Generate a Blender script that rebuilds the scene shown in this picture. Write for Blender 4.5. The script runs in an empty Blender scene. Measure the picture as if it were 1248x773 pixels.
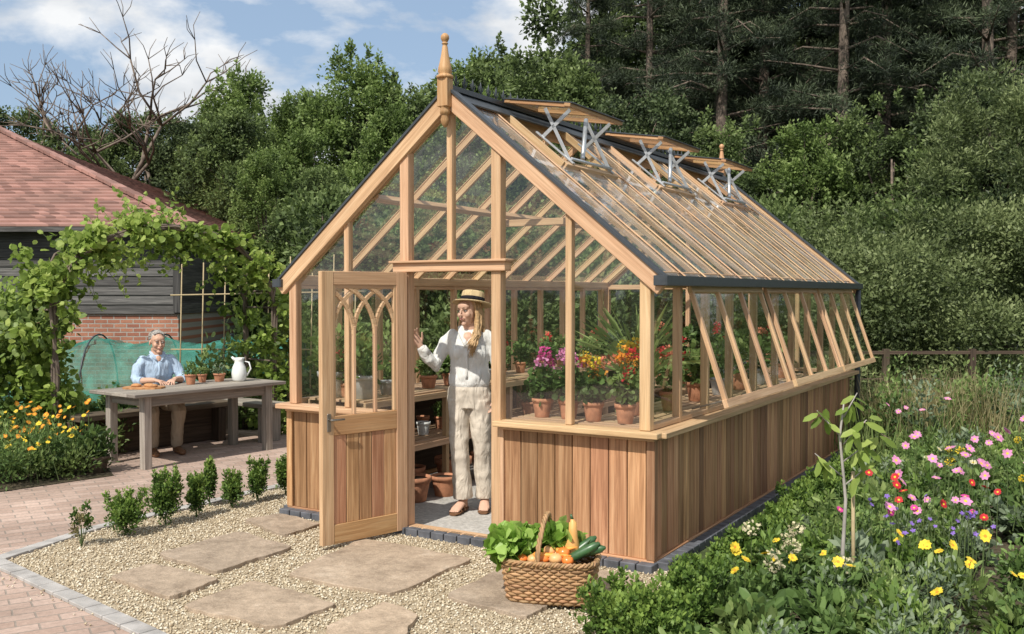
import bpy, math, random
import numpy as np
from mathutils import Vector, Matrix
rng=np.random.default_rng(7); random.seed(7)
scene=bpy.context.scene
V=Vector
# ------------------------------------------------------------------ materials
class NT:
    def __init__(s,name):
        s.m=bpy.data.materials.new(name); s.m.use_nodes=True; s.t=s.m.node_tree; s.t.nodes.clear()
        s.out=s.t.nodes.new('ShaderNodeOutputMaterial')
    def n(s,ty,ins=None,**kw):
        nd=s.t.nodes.new(ty)
        for k,v in kw.items(): setattr(nd,k,v)
        if ins:
            for k,v in ins.items():
                if isinstance(v,bpy.types.NodeSocket): s.t.links.new(v,nd.inputs[k])
                else: nd.inputs[k].default_value=v
        return nd
    def link(s,a,b): s.t.links.new(a,b)
    def ramp(s,fac,stops):
        r=s.n('ShaderNodeValToRGB',{0:fac}); e=r.color_ramp.elements
        while len(e)<len(stops): e.new(.5)
        for i,(p,c) in enumerate(stops):
            e[i].position=p; e[i].color=(c[0],c[1],c[2],1) if not isinstance(c,(int,float)) else (c,c,c,1)
        return r.outputs[0]
    def mixc(s,f,a,b,mode='MIX'):
        m=s.n('ShaderNodeMix',data_type='RGBA',blend_type=mode)
        for sock,v in ((m.inputs[0],f),(m.inputs[6],a),(m.inputs[7],b)):
            if isinstance(v,bpy.types.NodeSocket): s.t.links.new(v,sock)
            else: sock.default_value=v if not isinstance(v,tuple) or len(v)==4 else (*v,1)
        return m.outputs[2]
    def math(s,op,a,b=None):
        d={0:a}
        if b is not None: d[1]=b
        return s.n('ShaderNodeMath',d,operation=op).outputs[0]
    def done(s,sh): s.link(sh,s.out.inputs[0]); return s.m
    def principled(s,col,rough=.6,spec=.4,bump=None,bs=.3,bd=.01,metal=0):
        p=s.n('ShaderNodeBsdfPrincipled')
        if isinstance(col,bpy.types.NodeSocket): s.link(col,p.inputs['Base Color'])
        else: p.inputs['Base Color'].default_value=(*col,1)
        if isinstance(rough,bpy.types.NodeSocket): s.link(rough,p.inputs['Roughness'])
        else: p.inputs['Roughness'].default_value=rough
        p.inputs['Specular IOR Level'].default_value=spec
        p.inputs['Metallic'].default_value=metal
        if bump is not None:
            b=s.n('ShaderNodeBump',{'Strength':bs,'Distance':bd,'Height':bump}); s.link(b.outputs[0],p.inputs['Normal'])
        return p.outputs[0]

def wood(name,stops,rough=.55,lo=.7,hi=1.2,bs=.25,weather=0):
    t=NT(name)
    uv=t.n('ShaderNodeUVMap')
    mp=t.n('ShaderNodeMapping',{0:uv.outputs[0]}); mp.inputs['Scale'].default_value=(1.6,34,1)
    n1=t.n('ShaderNodeTexNoise',{'Vector':mp.outputs[0],'Scale':1.0,'Detail':5,'Roughness':.6,'Distortion':.6})
    mp2=t.n('ShaderNodeMapping',{0:uv.outputs[0]}); mp2.inputs['Scale'].default_value=(3,150,1)
    n2=t.n('ShaderNodeTexNoise',{'Vector':mp2.outputs[0],'Scale':1.0,'Detail':3})
    c=t.ramp(n1.outputs[0],stops)
    f2=t.ramp(n2.outputs[0],[(.3,.78),(.7,1.06)])
    c=t.mixc(1.0,c,f2,'MULTIPLY')
    a=t.n('ShaderNodeAttribute',attribute_name='rnd')
    vr=t.n('ShaderNodeMapRange',{0:a.outputs['Fac'],3:lo,4:hi})
    hs=t.n('ShaderNodeHueSaturation',{'Color':c,'Value':vr.outputs[0]})
    fr=t.math('FRACT',t.math('MULTIPLY',a.outputs['Fac'],7.13))
    h2=t.n('ShaderNodeMapRange',{0:fr,3:.490,4:.510}); t.link(h2.outputs[0],hs.inputs['Hue'])
    col=hs.outputs[0]
    if weather:
        g=t.n('ShaderNodeNewGeometry'); nn=t.n('ShaderNodeTexNoise',{'Vector':g.outputs['Position'],'Scale':2.3,'Detail':5})
        f=t.ramp(nn.outputs[0],[(.45,0),(.75,weather)]); col=t.mixc(f,col,(.3,.24,.19))
    return t.done(t.principled(col,rough,.3,n2.outputs[0],bs,.004))

def plain(name,col,rough=.6,spec=.4,metal=0,var=.12,scale=25,bs=.1):
    t=NT(name); tc=t.n('ShaderNodeTexCoord')
    n=t.n('ShaderNodeTexNoise',{'Vector':tc.outputs['Object'],'Scale':scale,'Detail':4})
    lo=tuple(c*(1-var) for c in col); hi=tuple(min(1,c*(1+var)) for c in col)
    return t.done(t.principled(t.ramp(n.outputs[0],[(.3,lo),(.7,hi)]),rough,spec,n.outputs[0],bs,.004,metal))
def tilemat(name,col):
    t=NT(name); g=t.n('ShaderNodeNewGeometry'); a=t.n('ShaderNodeAttribute',attribute_name='rnd')
    sp=t.n('ShaderNodeSeparateXYZ',{0:g.outputs['Position']})
    xy=t.math('ADD',sp.outputs[0],sp.outputs[1])
    col_i=t.math('FLOOR',t.math('ADD',t.math('MULTIPLY',xy,5.5),t.math('MULTIPLY',a.outputs['Fac'],37.0)))
    cb=t.n('ShaderNodeCombineXYZ',{0:col_i,1:a.outputs['Fac']})
    wn=t.n('ShaderNodeTexWhiteNoise',{0:cb.outputs[0]},noise_dimensions='3D')
    c=t.mixc(1.0,(*col,1),t.ramp(wn.outputs[0],[(0,.62),(1,1.25)]),'MULTIPLY')
    n=t.n('ShaderNodeTexNoise',{'Vector':g.outputs['Position'],'Scale':.8,'Detail':6})
    c=t.mixc(t.ramp(n.outputs[0],[(.45,0),(.75,.5)]),c,(.12,.09,.075))
    return t.done(t.principled(c,.85,.2))

def leaf(name,c0,c1,c2,trans=.3,rough=.5,nscale=1.2,spec=.3):
    t=NT(name)
    a=t.n('ShaderNodeAttribute',attribute_name='var')
    g=t.n('ShaderNodeNewGeometry')
    n=t.n('ShaderNodeTexNoise',{'Vector':g.outputs['Position'],'Scale':nscale,'Detail':3})
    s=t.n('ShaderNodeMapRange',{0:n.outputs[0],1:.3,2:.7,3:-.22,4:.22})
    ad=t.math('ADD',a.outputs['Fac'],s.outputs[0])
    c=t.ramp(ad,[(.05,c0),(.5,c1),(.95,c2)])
    p=t.principled(c,rough,spec)
    tr=t.n('ShaderNodeBsdfTranslucent',{'Color':c})
    m=t.n('ShaderNodeMixShader',{0:trans,1:p,2:tr.outputs[0]})
    return t.done(m.outputs[0])

cedar_frame=wood('cedar_frame',[(.3,(.46,.275,.15)),(.5,(.60,.385,.22)),(.72,(.69,.475,.29))],.5,.88,1.08)
cedar_clad=wood('cedar_cladding',[(.28,(.24,.115,.055)),(.5,(.43,.225,.115)),(.72,(.60,.36,.20))],.6,.52,1.35)
cedar_door=wood('cedar_door',[(.28,(.35,.175,.08)),(.5,(.50,.275,.135)),(.72,(.60,.37,.20))],.5,.78,1.12)
grey_wood=wood('weathered_oak',[(.3,(.19,.165,.14)),(.5,(.32,.28,.235)),(.72,(.43,.385,.33))],.8,.75,1.15,.6)
sleeper=wood('dark_sleeper',[(.3,(.05,.035,.025)),(.6,(.11,.08,.055)),(.8,(.15,.11,.08))],.85,.7,1.2,.6)
barnboard=wood('barn_board',[(.3,(.05,.048,.046)),(.5,(.10,.096,.092)),(.75,(.19,.18,.17))],.85,.65,1.3,.6)
shelfwood=wood('shelf_wood',[(.3,(.44,.28,.16)),(.6,(.57,.39,.24)),(.8,(.63,.46,.31))],.6,.8,1.1)
bark=plain('bark',(.16,.125,.10),.9,.2,0,.5,6,.8)
bark_grey=plain('bark_grey',(.34,.31,.28),.9,.2,0,.4,6,.5)
black_metal=plain('black_aluminium',(.045,.052,.06),.4,.5,0,.15,30,.02)
grey_metal=plain('grey_aluminium',(.48,.50,.52),.35,.5,.5,.1,30,.02)
steel=plain('brushed_steel',(.3,.28,.25),.35,.5,.9,.1,40,.02)
terracotta=plain('terracotta',(.48,.22,.125),.8,.3,0,.28,18,.15)
soil=plain('soil',(.07,.05,.035),.95,.2,0,.45,9,.8)
white_enamel=plain('white_enamel',(.75,.76,.74),.3,.5,0,.06,10,.02)
zinc=plain('zinc',(.42,.43,.43),.5,.5,.4,.2,12,.05)
def glassmat(name,base=.075,sheen=0.0):
    t=NT(name)
    g=t.n('ShaderNodeNewGeometry')
    dp=t.n('ShaderNodeVectorMath',{0:g.outputs['Normal'],1:g.outputs['Incoming']},operation='DOT_PRODUCT')
    c=t.math('ABSOLUTE',dp.outputs['Value']); p5=t.math('POWER',t.math('SUBTRACT',1.0,c),4.5)
    f=t.math('ADD',t.math('MULTIPLY',p5,.88),base)
    n=t.n('ShaderNodeTexNoise',{'Vector':g.outputs['Position'],'Scale':2.2,'Detail':3}); b=t.n('ShaderNodeBump',{'Strength':.2,'Distance':.02,'Height':n.outputs[0]})
    tr=t.n('ShaderNodeBsdfTransparent',{0:(.95,.965,.955,1)})
    gl=t.n('ShaderNodeBsdfGlossy',{'Color':(1,1,1,1),'Roughness':.04}); t.link(b.outputs[0],gl.inputs['Normal'])
    m=t.n('ShaderNodeMixShader',{0:f,1:tr.outputs[0],2:gl.outputs[0]})
    if sheen:  # milky diffuse patches painted over the panes in place of reflected sky
        n2=t.n('ShaderNodeTexNoise',{'Vector':g.outputs['Position'],'Scale':3.5,'Detail':6,'Roughness':.7})
        df=t.n('ShaderNodeBsdfDiffuse',{0:(.62,.66,.68,1)})
        m=t.n('ShaderNodeMixShader',{0:t.ramp(n2.outputs[0],[(.38,sheen*.3),(.7,sheen*1.8)]),1:m.outputs[0],2:df.outputs[0]})
    return t.done(m.outputs[0])
glass=glassmat('greenhouse_glass'); roofglass=glassmat('roof_glass',.13,.13)
def cloth(name,col,sc=260):
    t=NT(name); tc=t.n('ShaderNodeTexCoord')
    mp=t.n('ShaderNodeMapping',{0:tc.outputs['Object']}); mp.inputs['Scale'].default_value=(1,1,.35); mp.inputs['Rotation'].default_value=(.2,.35,0)
    n2=t.n('ShaderNodeTexNoise',{'Vector':mp.outputs[0],'Scale':17,'Detail':3,'Distortion':.8})
    lo=tuple(c*.88 for c in col)
    c=t.ramp(n2.outputs[0],[(.3,lo),(.7,col)])
    return t.done(t.principled(c,.85,.12,n2.outputs[0],.8,.03))
def skinm(name,col):
    t=NT(name); tc=t.n('ShaderNodeTexCoord')
    n=t.n('ShaderNodeTexNoise',{'Vector':tc.outputs['Object'],'Scale':30,'Detail':3})
    c=t.ramp(n.outputs[0],[(.3,tuple(x*.9 for x in col)),(.7,col)])
    return t.done(t.principled(c,.5,.35))
def slabmat():
    t=NT('sandstone'); g=t.n('ShaderNodeNewGeometry')
    n=t.n('ShaderNodeTexNoise',{'Vector':g.outputs['Position'],'Scale':3.4,'Detail':10,'Roughness':.7,'Distortion':.4})
    n2=t.n('ShaderNodeTexNoise',{'Vector':g.outputs['Position'],'Scale':19,'Detail':8,'Roughness':.75})
    n3=t.n('ShaderNodeTexNoise',{'Vector':g.outputs['Position'],'Scale':90,'Detail':3,'Roughness':.6})
    c=t.ramp(n.outputs[0],[(.3,(.28,.215,.155)),(.45,(.42,.335,.25)),(.58,(.50,.40,.30)),(.7,(.58,.485,.38))])
    c=t.mixc(1.0,c,t.ramp(n2.outputs[0],[(.32,.72),(.62,1.08)]),'MULTIPLY')
    c=t.mixc(1.0,c,t.ramp(n3.outputs[0],[(.35,.86),(.65,1.08)]),'MULTIPLY')
    a=t.n('ShaderNodeAttribute',attribute_name='rnd')
    c=t.mixc(1.0,c,t.ramp(a.outputs['Fac'],[(0,(.85,.84,.84)),(1,(1.08,1.03,.98))]),'MULTIPLY')
    return t.done(t.principled(c,.85,.25,n2.outputs[0],.9,.015))
sandstone=slabmat()
def brickmat(name,c1,c2,mortar,sc,rot=0,w=.5,h=.25,axis=None,ms=.012,bs=.5):
    t=NT(name); tc=t.n('ShaderNodeTexCoord'); vec=tc.outputs['Object']
    if axis=='XZ':
        sp=t.n('ShaderNodeSeparateXYZ',{0:vec}); cb=t.n('ShaderNodeCombineXYZ',{0:sp.outputs[0],1:sp.outputs[2]}); vec=cb.outputs[0]
    mp=t.n('ShaderNodeMapping',{0:vec}); mp.inputs['Rotation'].default_value=(0,0,rot)
    nz=t.n('ShaderNodeTexNoise',{'Vector':vec,'Scale':7,'Detail':4})
    va=t.n('ShaderNodeVectorMath',operation='SCALE'); t.link(nz.outputs[1],va.inputs[0]); va.inputs['Scale'].default_value=.012
    ad=t.n('ShaderNodeVectorMath',{0:mp.outputs[0],1:va.outputs[0]},operation='ADD')
    b=t.n('ShaderNodeTexBrick',{'Vector':ad.outputs[0],'Color1':(*c1,1),'Color2':(*c2,1),'Mortar':(*mortar,1),'Scale':sc,'Mortar Size':ms,'Mortar Smooth':.3,'Bias':0,'Brick Width':w,'Row Height':h})
    n=t.n('ShaderNodeTexNoise',{'Vector':vec,'Scale':1.1,'Detail':7,'Roughness':.65})
    n2=t.n('ShaderNodeTexNoise',{'Vector':vec,'Scale':40,'Detail':4})
    c=t.mixc(1.0,b.outputs[0],t.ramp(n.outputs[0],[(.3,.72),(.7,1.15)]),'MULTIPLY')
    c=t.mixc(1.0,c,t.ramp(n2.outputs[0],[(.3,.85),(.7,1.08)]),'MULTIPLY')
    inv=t.math('SUBTRACT',1.0,b.outputs[1])
    return t.done(t.principled(c,.85,.25,inv,bs,.008))
pavers=brickmat('clay_pavers',(.49,.365,.30),(.38,.27,.215),(.29,.24,.20),1,-.55,.21,.105,None,.006)
wallbrick=brickmat('red_brick',(.42,.19,.12),(.30,.12,.08),(.38,.35,.31),1,0,.225,.075,'XZ',.01)
def groundmat(name,cols,sc=3,bs=.8):
    t=NT(name); g=t.n('ShaderNodeNewGeometry')
    n=t.n('ShaderNodeTexNoise',{'Vector':g.outputs['Position'],'Scale':sc,'Detail':8,'Roughness':.7})
    n2=t.n('ShaderNodeTexNoise',{'Vector':g.outputs['Position'],'Scale':sc*16,'Detail':4,'Roughness':.7})
    c=t.ramp(n.outputs[0],[(.3,cols[0]),(.5,cols[1]),(.7,cols[2])])
    c=t.mixc(1.0,c,t.ramp(n2.outputs[0],[(.3,.7),(.7,1.2)]),'MULTIPLY')
    return t.done(t.principled(c,.95,.15,n2.outputs[0],bs,.02))
meadow=groundmat('meadow_grass',[(.05,.07,.025),(.08,.105,.04),(.12,.14,.055)],.6)
bedsoil=groundmat('bed_soil',[(.05,.045,.026),(.085,.07,.045),(.12,.095,.065)])
concrete=groundmat('concrete_floor',[(.38,.36,.33),(.46,.44,.41),(.52,.50,.47)],2,.15)
def gravelmat():
    t=NT('gravel_bed'); g=t.n('ShaderNodeNewGeometry')
    v=t.n('ShaderNodeTexVoronoi',{'Vector':g.outputs['Position'],'Scale':75})
    c=t.mixc(.55,t.ramp(v.outputs[1],[(0,(.26,.205,.14)),(1,(.52,.44,.32))]),(.38,.31,.21))
    return t.done(t.principled(c,.9,.2,v.outputs[0],.8,.01))
gravelb=gravelmat()
def pebblemat():
    t=NT('gravel_pebble'); a=t.n('ShaderNodeAttribute',attribute_name='var')
    c=t.ramp(a.outputs['Fac'],[(0,(.29,.22,.14)),(.35,(.49,.40,.27)),(.7,(.60,.52,.38)),(1,(.70,.64,.52))])
    return t.done(t.principled(c,.8,.3))
pebble=pebblemat()
# ------------------------------------------------------------------ mesh builders
def tomesh(name,verts,loops,starts,mi=None,sm=None,rnd=None,rname='rnd',uv=None,mats=()):
    me=bpy.data.meshes.new(name)
    me.vertices.add(len(verts)); me.vertices.foreach_set('co',np.asarray(verts,dtype=np.float32).ravel())
    me.loops.add(len(loops)); me.loops.foreach_set('vertex_index',np.asarray(loops,dtype=np.int32))
    me.polygons.add(len(starts)); me.polygons.foreach_set('loop_start',np.asarray(starts,dtype=np.int32))
    if mi is not None: me.polygons.foreach_set('material_index',np.asarray(mi,dtype=np.int32))
    me.polygons.foreach_set('use_smooth',np.asarray(sm if sm is not None else np.zeros(len(starts)),dtype=bool))
    me.update(calc_edges=True)
    if rnd is not None:
        at=me.attributes.new(rname,'FLOAT','FACE'); at.data.foreach_set('value',np.asarray(rnd,dtype=np.float32))
    if uv is not None:
        l=me.uv_layers.new(name='UVMap'); l.data.foreach_set('uv',np.asarray(uv,dtype=np.float32).ravel())
    for m in mats: me.materials.append(m)
    me.validate()
    return me
def mkobj(name,me,parent=None,loc=None):
    o=bpy.data.objects.new(name,me); scene.collection.objects.link(o)
    if parent: o.parent=parent
    if loc is not None: o.location=loc
    return o
def empty(name,loc=(0,0,0),rz=0,parent=None):
    o=bpy.data.objects.new(name,None); scene.collection.objects.link(o); o.location=loc; o.rotation_euler=(0,0,rz)
    o.empty_display_size=.1
    if parent: o.parent=parent
    return o
BF=[(0,3,2,1),(4,5,6,7),(0,1,5,4),(1,2,6,5),(2,3,7,6),(3,0,4,7)]
BN=[2,2,1,0,1,0]
class MB:
    def __init__(s): s.v=[];s.l=[];s.st=[];s.mi=[];s.sm=[];s.r=[];s.uv=[];s.mats=[]
    def mid(s,m):
        if m not in s.mats: s.mats.append(m)
        return s.mats.index(m)
    def face(s,idx,m,uv,sm=False,r=0.5):
        s.st.append(len(s.l)); s.l.extend(idx); s.mi.append(s.mid(m)); s.sm.append(sm); s.r.append(r); s.uv.extend(uv)
    def box(s,c,sz,m,R=None,r=None):
        if r is None: r=random.random()
        h=[x/2 for x in sz]; b=len(s.v); c=V(c)
        loc=[(-h[0],-h[1],-h[2]),(h[0],-h[1],-h[2]),(h[0],h[1],-h[2]),(-h[0],h[1],-h[2]),(-h[0],-h[1],h[2]),(h[0],-h[1],h[2]),(h[0],h[1],h[2]),(-h[0],h[1],h[2])]
        for p in loc:
            q=V(p)
            if R is not None: q=R@q
            s.v.append(tuple(c+q))
        a=max(range(3),key=lambda i:sz[i]); o1=random.random()*50; o2=random.random()*50
        for f,n in zip(BF,BN):
            if n==a: ax=[i for i in range(3) if i!=n]
            else: ax=[a,3-a-n]
            s.face([b+i for i in f],m,[(loc[i][ax[0]]+o1,loc[i][ax[1]]+o2) for i in f],False,r)
    def beam(s,p0,p1,w,h,m,up=(0,0,1),r=None):
        p0=V(p0);p1=V(p1); x=(p1-p0); L=x.length; x.normalize(); u=V(up)
        if abs(x.dot(u))>.98: u=V((0,1,0))
        y=u.cross(x).normalized(); z=x.cross(y)
        R=Matrix((x,y,z)).transposed()
        s.box((p0+p1)/2,(L,w,h),m,R,r)
    def grid(s,rings,m,closed=True,sm=True,r=.5,caps=True):
        b=len(s.v); n=len(rings[0]); k=len(rings)
        for rg in rings: s.v.extend([tuple(p) for p in rg])
        o=random.random()*20
        for i in range(k-1):
            for j in range(n if closed else n-1):
                j2=(j+1)%n
                s.face([b+i*n+j,b+i*n+j2,b+(i+1)*n+j2,b+(i+1)*n+j],m,[(i*.1+o,j*.02),(i*.1+o,j*.02+.02),(i*.1+.1+o,j*.02+.02),(i*.1+.1+o,j*.02)],sm,r)
        if caps and closed:
            s.face([b+j for j in range(n)][::-1],m,[(0,0)]*n,False,r)
            s.face([b+(k-1)*n+j for j in range(n)],m,[(0,0)]*n,False,r)
    def tube(s,pts,rad,m,n=8,rounded=False,ref=(1,0,0),sm=True,r=None):
        pts=[V(p) for p in pts]; rad=[(a,a) if isinstance(a,(int,float)) else a for a in rad]
        if rounded:
            d0=(pts[0]-pts[1]).normalized(); d1=(pts[-1]-pts[-2]).normalized()
            r0=min(rad[0]); r1=min(rad[-1])
            pre=[];prr=[]
            for t in (.98,.8,.5): pre.append(pts[0]+d0*r0*t); k=math.sqrt(1-t*t); prr.append((rad[0][0]*k,rad[0][1]*k))
            post=[];por=[]
            for t in (.5,.8,.98): post.append(pts[-1]+d1*r1*t); k=math.sqrt(1-t*t); por.append((rad[-1][0]*k,rad[-1][1]*k))
            pts=pre+pts+post; rad=prr+rad+por
        rings=[]
        for i,p in enumerate(pts):
            t=(pts[min(i+1,len(pts)-1)]-pts[max(i-1,0)])
            if t.length<1e-9: t=V((0,0,1))
            t.normalize(); rf=V(ref)
            if abs(t.dot(rf))>.95: rf=V((0,1,0)) if abs(t.y)<.9 else V((0,0,1))
            a=(rf-t*t.dot(rf)).normalized(); c=t.cross(a)
            rings.append([p+a*rad[i][0]*math.cos(2*math.pi*j/n)+c*rad[i][1]*math.sin(2*math.pi*j/n) for j in range(n)])
        s.grid(rings,m,True,sm,random.random() if r is None else r)
    def ell(s,c,r,m,R=None,nu=12,nv=8,rr=.5):
        c=V(c); rings=[]
        for i in range(nv+1):
            ph=-math.pi/2+math.pi*(i+.02*(i==0)-.02*(i==nv))/nv
            ring=[]
            for j in range(nu):
                th=2*math.pi*j/nu; q=V((r[0]*math.cos(ph)*math.cos(th),r[1]*math.cos(ph)*math.sin(th),r[2]*math.sin(ph)))
                if R is not None: q=R@q
                ring.append(c+q)
            rings.append(ring)
        s.grid(rings,m,True,True,rr)
    def lathe(s,prof,c,m,n=16,R=None,ph=0,sm=True,r=None):
        c=V(c); rings=[]
        for rr,z in prof:
            ring=[]
            for j in range(n):
                th=2*math.pi*j/n+ph; q=V((rr*math.cos(th),rr*math.sin(th),z))
                if R is not None: q=R@q
                ring.append(c+q)
            rings.append(ring)
        s.grid(rings,m,True,sm,random.random() if r is None else r)
    def poly(s,pts,m,r=.5):
        b=len(s.v); s.v.extend([tuple(p) for p in pts]); s.face(list(range(b,b+len(pts))),m,[(p[0],p[1]) for p in pts],False,r)
    def prism(s,pts,z0,z1,m,r=None,inset=.0):
        r=random.random() if r is None else r
        n=len(pts); b=len(s.v); cx=sum(p[0] for p in pts)/n; cy=sum(p[1] for p in pts)/n
        lv=[(z0,1),(z1-inset,1),(z1,1-inset*2)]
        for z,k in lv: s.v.extend([(cx+(p[0]-cx)*k,cy+(p[1]-cy)*k,z) for p in pts])
        for q in range(2):
            for j in range(n):
                j2=(j+1)%n; s.face([b+q*n+j,b+q*n+j2,b+(q+1)*n+j2,b+(q+1)*n+j],m,[(0,0)]*4,False,r)
        s.face([b+2*n+j for j in range(n)],m,[(pts[j][0],pts[j][1]) for j in range(n)],False,r)
    def build(s,name,parent=None,bevel=0,loc=None):
        me=tomesh(name,s.v,s.l,s.st,s.mi,s.sm,s.r,'rnd',s.uv,s.mats)
        o=mkobj(name,me,parent,loc)
        if bevel:
            b=o.modifiers.new('b','BEVEL'); b.width=bevel; b.segments=1; b.limit_method='ANGLE'; b.angle_limit=math.radians(60)
        return o
RH=np.array([(0,0,0),(.45,.5,.12),(1,0,-.05),(.45,-.5,.12)])
OV=np.array([(0,.06,0),(.3,.42,.08),(.75,.4,.06),(1,0,-.05),(.75,-.4,.06),(.3,-.42,.08)])
ST=np.array([(0,.5,0),(1,.25,0),(1,-.25,0),(0,-.5,0)])
def nrm(a): return a/np.maximum(np.linalg.norm(a,axis=1,keepdims=True),1e-9)
def dirs(n): return nrm(rng.normal(size=(n,3)))
class LB:
    def __init__(s): s.vs=[];s.k=[];s.var=[];s.mi=[]
    def add(s,P,D,N,L,W,var,mi,T=RH):
        n=len(P); D=nrm(D); S=nrm(np.cross(D,N)); N=np.cross(S,D)
        L=np.broadcast_to(L,(n,)); W=np.broadcast_to(W,(n,))
        a=T[None,:,0:1]*L[:,None,None]*D[:,None,:]+T[None,:,1:2]*W[:,None,None]*S[:,None,:]+T[None,:,2:3]*W[:,None,None]*N[:,None,:]
        vv=P[:,None,:]+a
        s.vs.append(vv.reshape(-1,3)); s.k.append(np.full(n,len(T))); s.var.append(np.broadcast_to(var,(n,)).astype(float)); s.mi.append(np.full(n,mi))
    def bush(s,c,r,n,L,W,mi,up=.3,T=RH,inner=.45,v0=.0,lump=.18):
        u=dirs(n); rad=rng.uniform(inner,1,n)
        ph=rng.uniform(0,6,3)
        rad=rad*(1+lump*np.sin(u[:,0]*5+ph[0])*np.sin(u[:,1]*6+ph[1])+lump*.6*np.sin(u[:,2]*9+ph[2]))
        P=np.array(c)+u*np.array(r)*rad[:,None]
        D=u*.7+rng.normal(size=(n,3))*.55+np.array((0,0,up))
        N=u+rng.normal(size=(n,3))*.6+np.array((0,0,.6))
        l=L*rng.uniform(.65,1.3,n)
        var=np.clip(.15+.45*(rad-.4)+.25*u[:,2]+rng.uniform(-.2,.3,n)+v0,0,1)  # shade put into leaf tone: darker inside and below, lighter on top
        s.add(P,D,N,l,l*W/L,var,mi,T)
    def flower(s,c,f,r,np_,mi,mc,W=.7,cr=.28):
        f=nrm(np.array([f],float))[0]; a=np.cross(f,(0.3,.8,.5)); a/=np.linalg.norm(a); b=np.cross(f,a)
        th=np.arange(np_)*2*math.pi/np_+rng.uniform(0,1)
        D=np.cos(th)[:,None]*a+np.sin(th)[:,None]*b+f*.2
        P=np.repeat(np.array([c],float),np_,0); N=np.repeat(f[None],np_,0)
        s.add(P,D,N,r*rng.uniform(.85,1.1,np_),r*W,rng.uniform(.2,.9,np_),mi,OV)
        if mc is not None:
            k=6; th=np.arange(k)*2*math.pi/k
            D=np.cos(th)[:,None]*a+np.sin(th)[:,None]*b
            s.add(np.repeat(np.array([c],float)+f*r*.1,k,0),D,np.repeat(f[None],k,0),r*cr,r*cr,.6,mc,OV)
    def stem(s,p0,p1,w,mi):
        p0=np.array([p0],float);p1=np.array([p1],float); d=p1-p0; L=np.linalg.norm(d,axis=1)
        s.add(p0,d,np.array([(0,-1,.1)]),L,w,.5,mi,ST); s.add(p0,d,np.array([(1,0,.1)]),L,w,.5,mi,ST)
    def ball(s,c,r,n,L,mi,mc=None,v0=0):
        s.bush(c,(r,r,r*.8),n,L,L*.9,mi,.1,OV,.75,v0,.05)
    def build(s,name,mats,parent=None,loc=None):
        v=np.concatenate(s.vs); k=np.concatenate(s.k); st=np.concatenate([[0],np.cumsum(k)[:-1]])
        me=tomesh(name,v,np.arange(len(v)),st,np.concatenate(s.mi),None,np.concatenate(s.var),'var',None,mats)
        return mkobj(name,me,parent,loc)
# ------------------------------------------------------------------ foliage mats
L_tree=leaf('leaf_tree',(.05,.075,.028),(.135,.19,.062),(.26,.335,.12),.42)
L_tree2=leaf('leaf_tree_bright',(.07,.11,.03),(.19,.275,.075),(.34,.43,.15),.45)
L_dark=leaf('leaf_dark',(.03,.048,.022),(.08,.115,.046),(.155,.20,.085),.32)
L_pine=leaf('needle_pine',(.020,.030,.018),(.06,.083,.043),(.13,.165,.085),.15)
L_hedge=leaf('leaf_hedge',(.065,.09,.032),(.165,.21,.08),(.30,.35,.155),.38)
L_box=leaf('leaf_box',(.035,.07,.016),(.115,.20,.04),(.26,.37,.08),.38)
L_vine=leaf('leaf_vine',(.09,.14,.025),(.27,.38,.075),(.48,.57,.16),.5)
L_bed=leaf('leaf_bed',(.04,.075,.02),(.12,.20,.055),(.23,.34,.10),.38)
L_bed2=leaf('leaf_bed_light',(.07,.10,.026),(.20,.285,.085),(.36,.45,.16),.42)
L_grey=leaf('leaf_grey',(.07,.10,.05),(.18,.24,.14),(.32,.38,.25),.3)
L_straw=leaf('grass_dry',(.16,.14,.06),(.32,.28,.14),(.48,.43,.24),.3)
L_stem=leaf('stem_green',(.08,.12,.04),(.13,.18,.07),(.2,.26,.1),.15)
def petal(name,c): return leaf(name,tuple(x*.6 for x in c),c,tuple(min(1,x*1.2) for x in c),.35,.5,1.2,.2)
F_pink=petal('petal_pink',(.78,.32,.56)); F_mag=petal('petal_magenta',(.66,.08,.32)); F_yel=petal('petal_yellow',(.85,.65,.06))
F_org=petal('petal_orange',(.85,.36,.05)); F_red=petal('petal_red',(.60,.04,.05)); F_pur=petal('petal_purple',(.28,.17,.56)); F_crm=petal('petal_cream',(.70,.64,.42)); F_salm=petal('petal_salmon',(.85,.32,.20))
PM=[L_bed,L_bed2,L_grey,L_stem,F_pink,F_mag,F_yel,F_org,F_red,F_pur,F_crm,F_salm,L_box,L_vine,L_straw]
BED,BED2,GREY,STEM,PINK,MAG,YEL,ORG,RED,PUR,CRM,SALM,BOX,VINE,STRAW=range(15)
# ------------------------------------------------------------------ world, sun, camera
w=bpy.data.worlds.new('World'); scene.world=w; w.use_nodes=True; nt=w.node_tree; nt.nodes.clear()
wo=nt.nodes.new('ShaderNodeOutputWorld'); bg=nt.nodes.new('ShaderNodeBackground'); sky=nt.nodes.new('ShaderNodeTexSky')
sky.sky_type='NISHITA'; sky.sun_disc=False
SE=math.radians(49); sh=V((-.50,-.866)); sh.normalize()
sky.sun_elevation=SE; sky.sun_rotation=math.atan2(sh.x,sh.y); sky.air_density=1.0; sky.dust_density=2.0
tc=nt.nodes.new('ShaderNodeTexCoord'); mp=nt.nodes.new('ShaderNodeMapping'); mp.inputs['Scale'].default_value=(1,1,2.1); mp.inputs['Location'].default_value=(.75,.4,.05)
nz=nt.nodes.new('ShaderNodeTexNoise'); nz.inputs['Scale'].default_value=4.2; nz.inputs['Detail'].default_value=10; nz.inputs['Roughness'].default_value=.55; nz.inputs['Distortion'].default_value=.2
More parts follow.
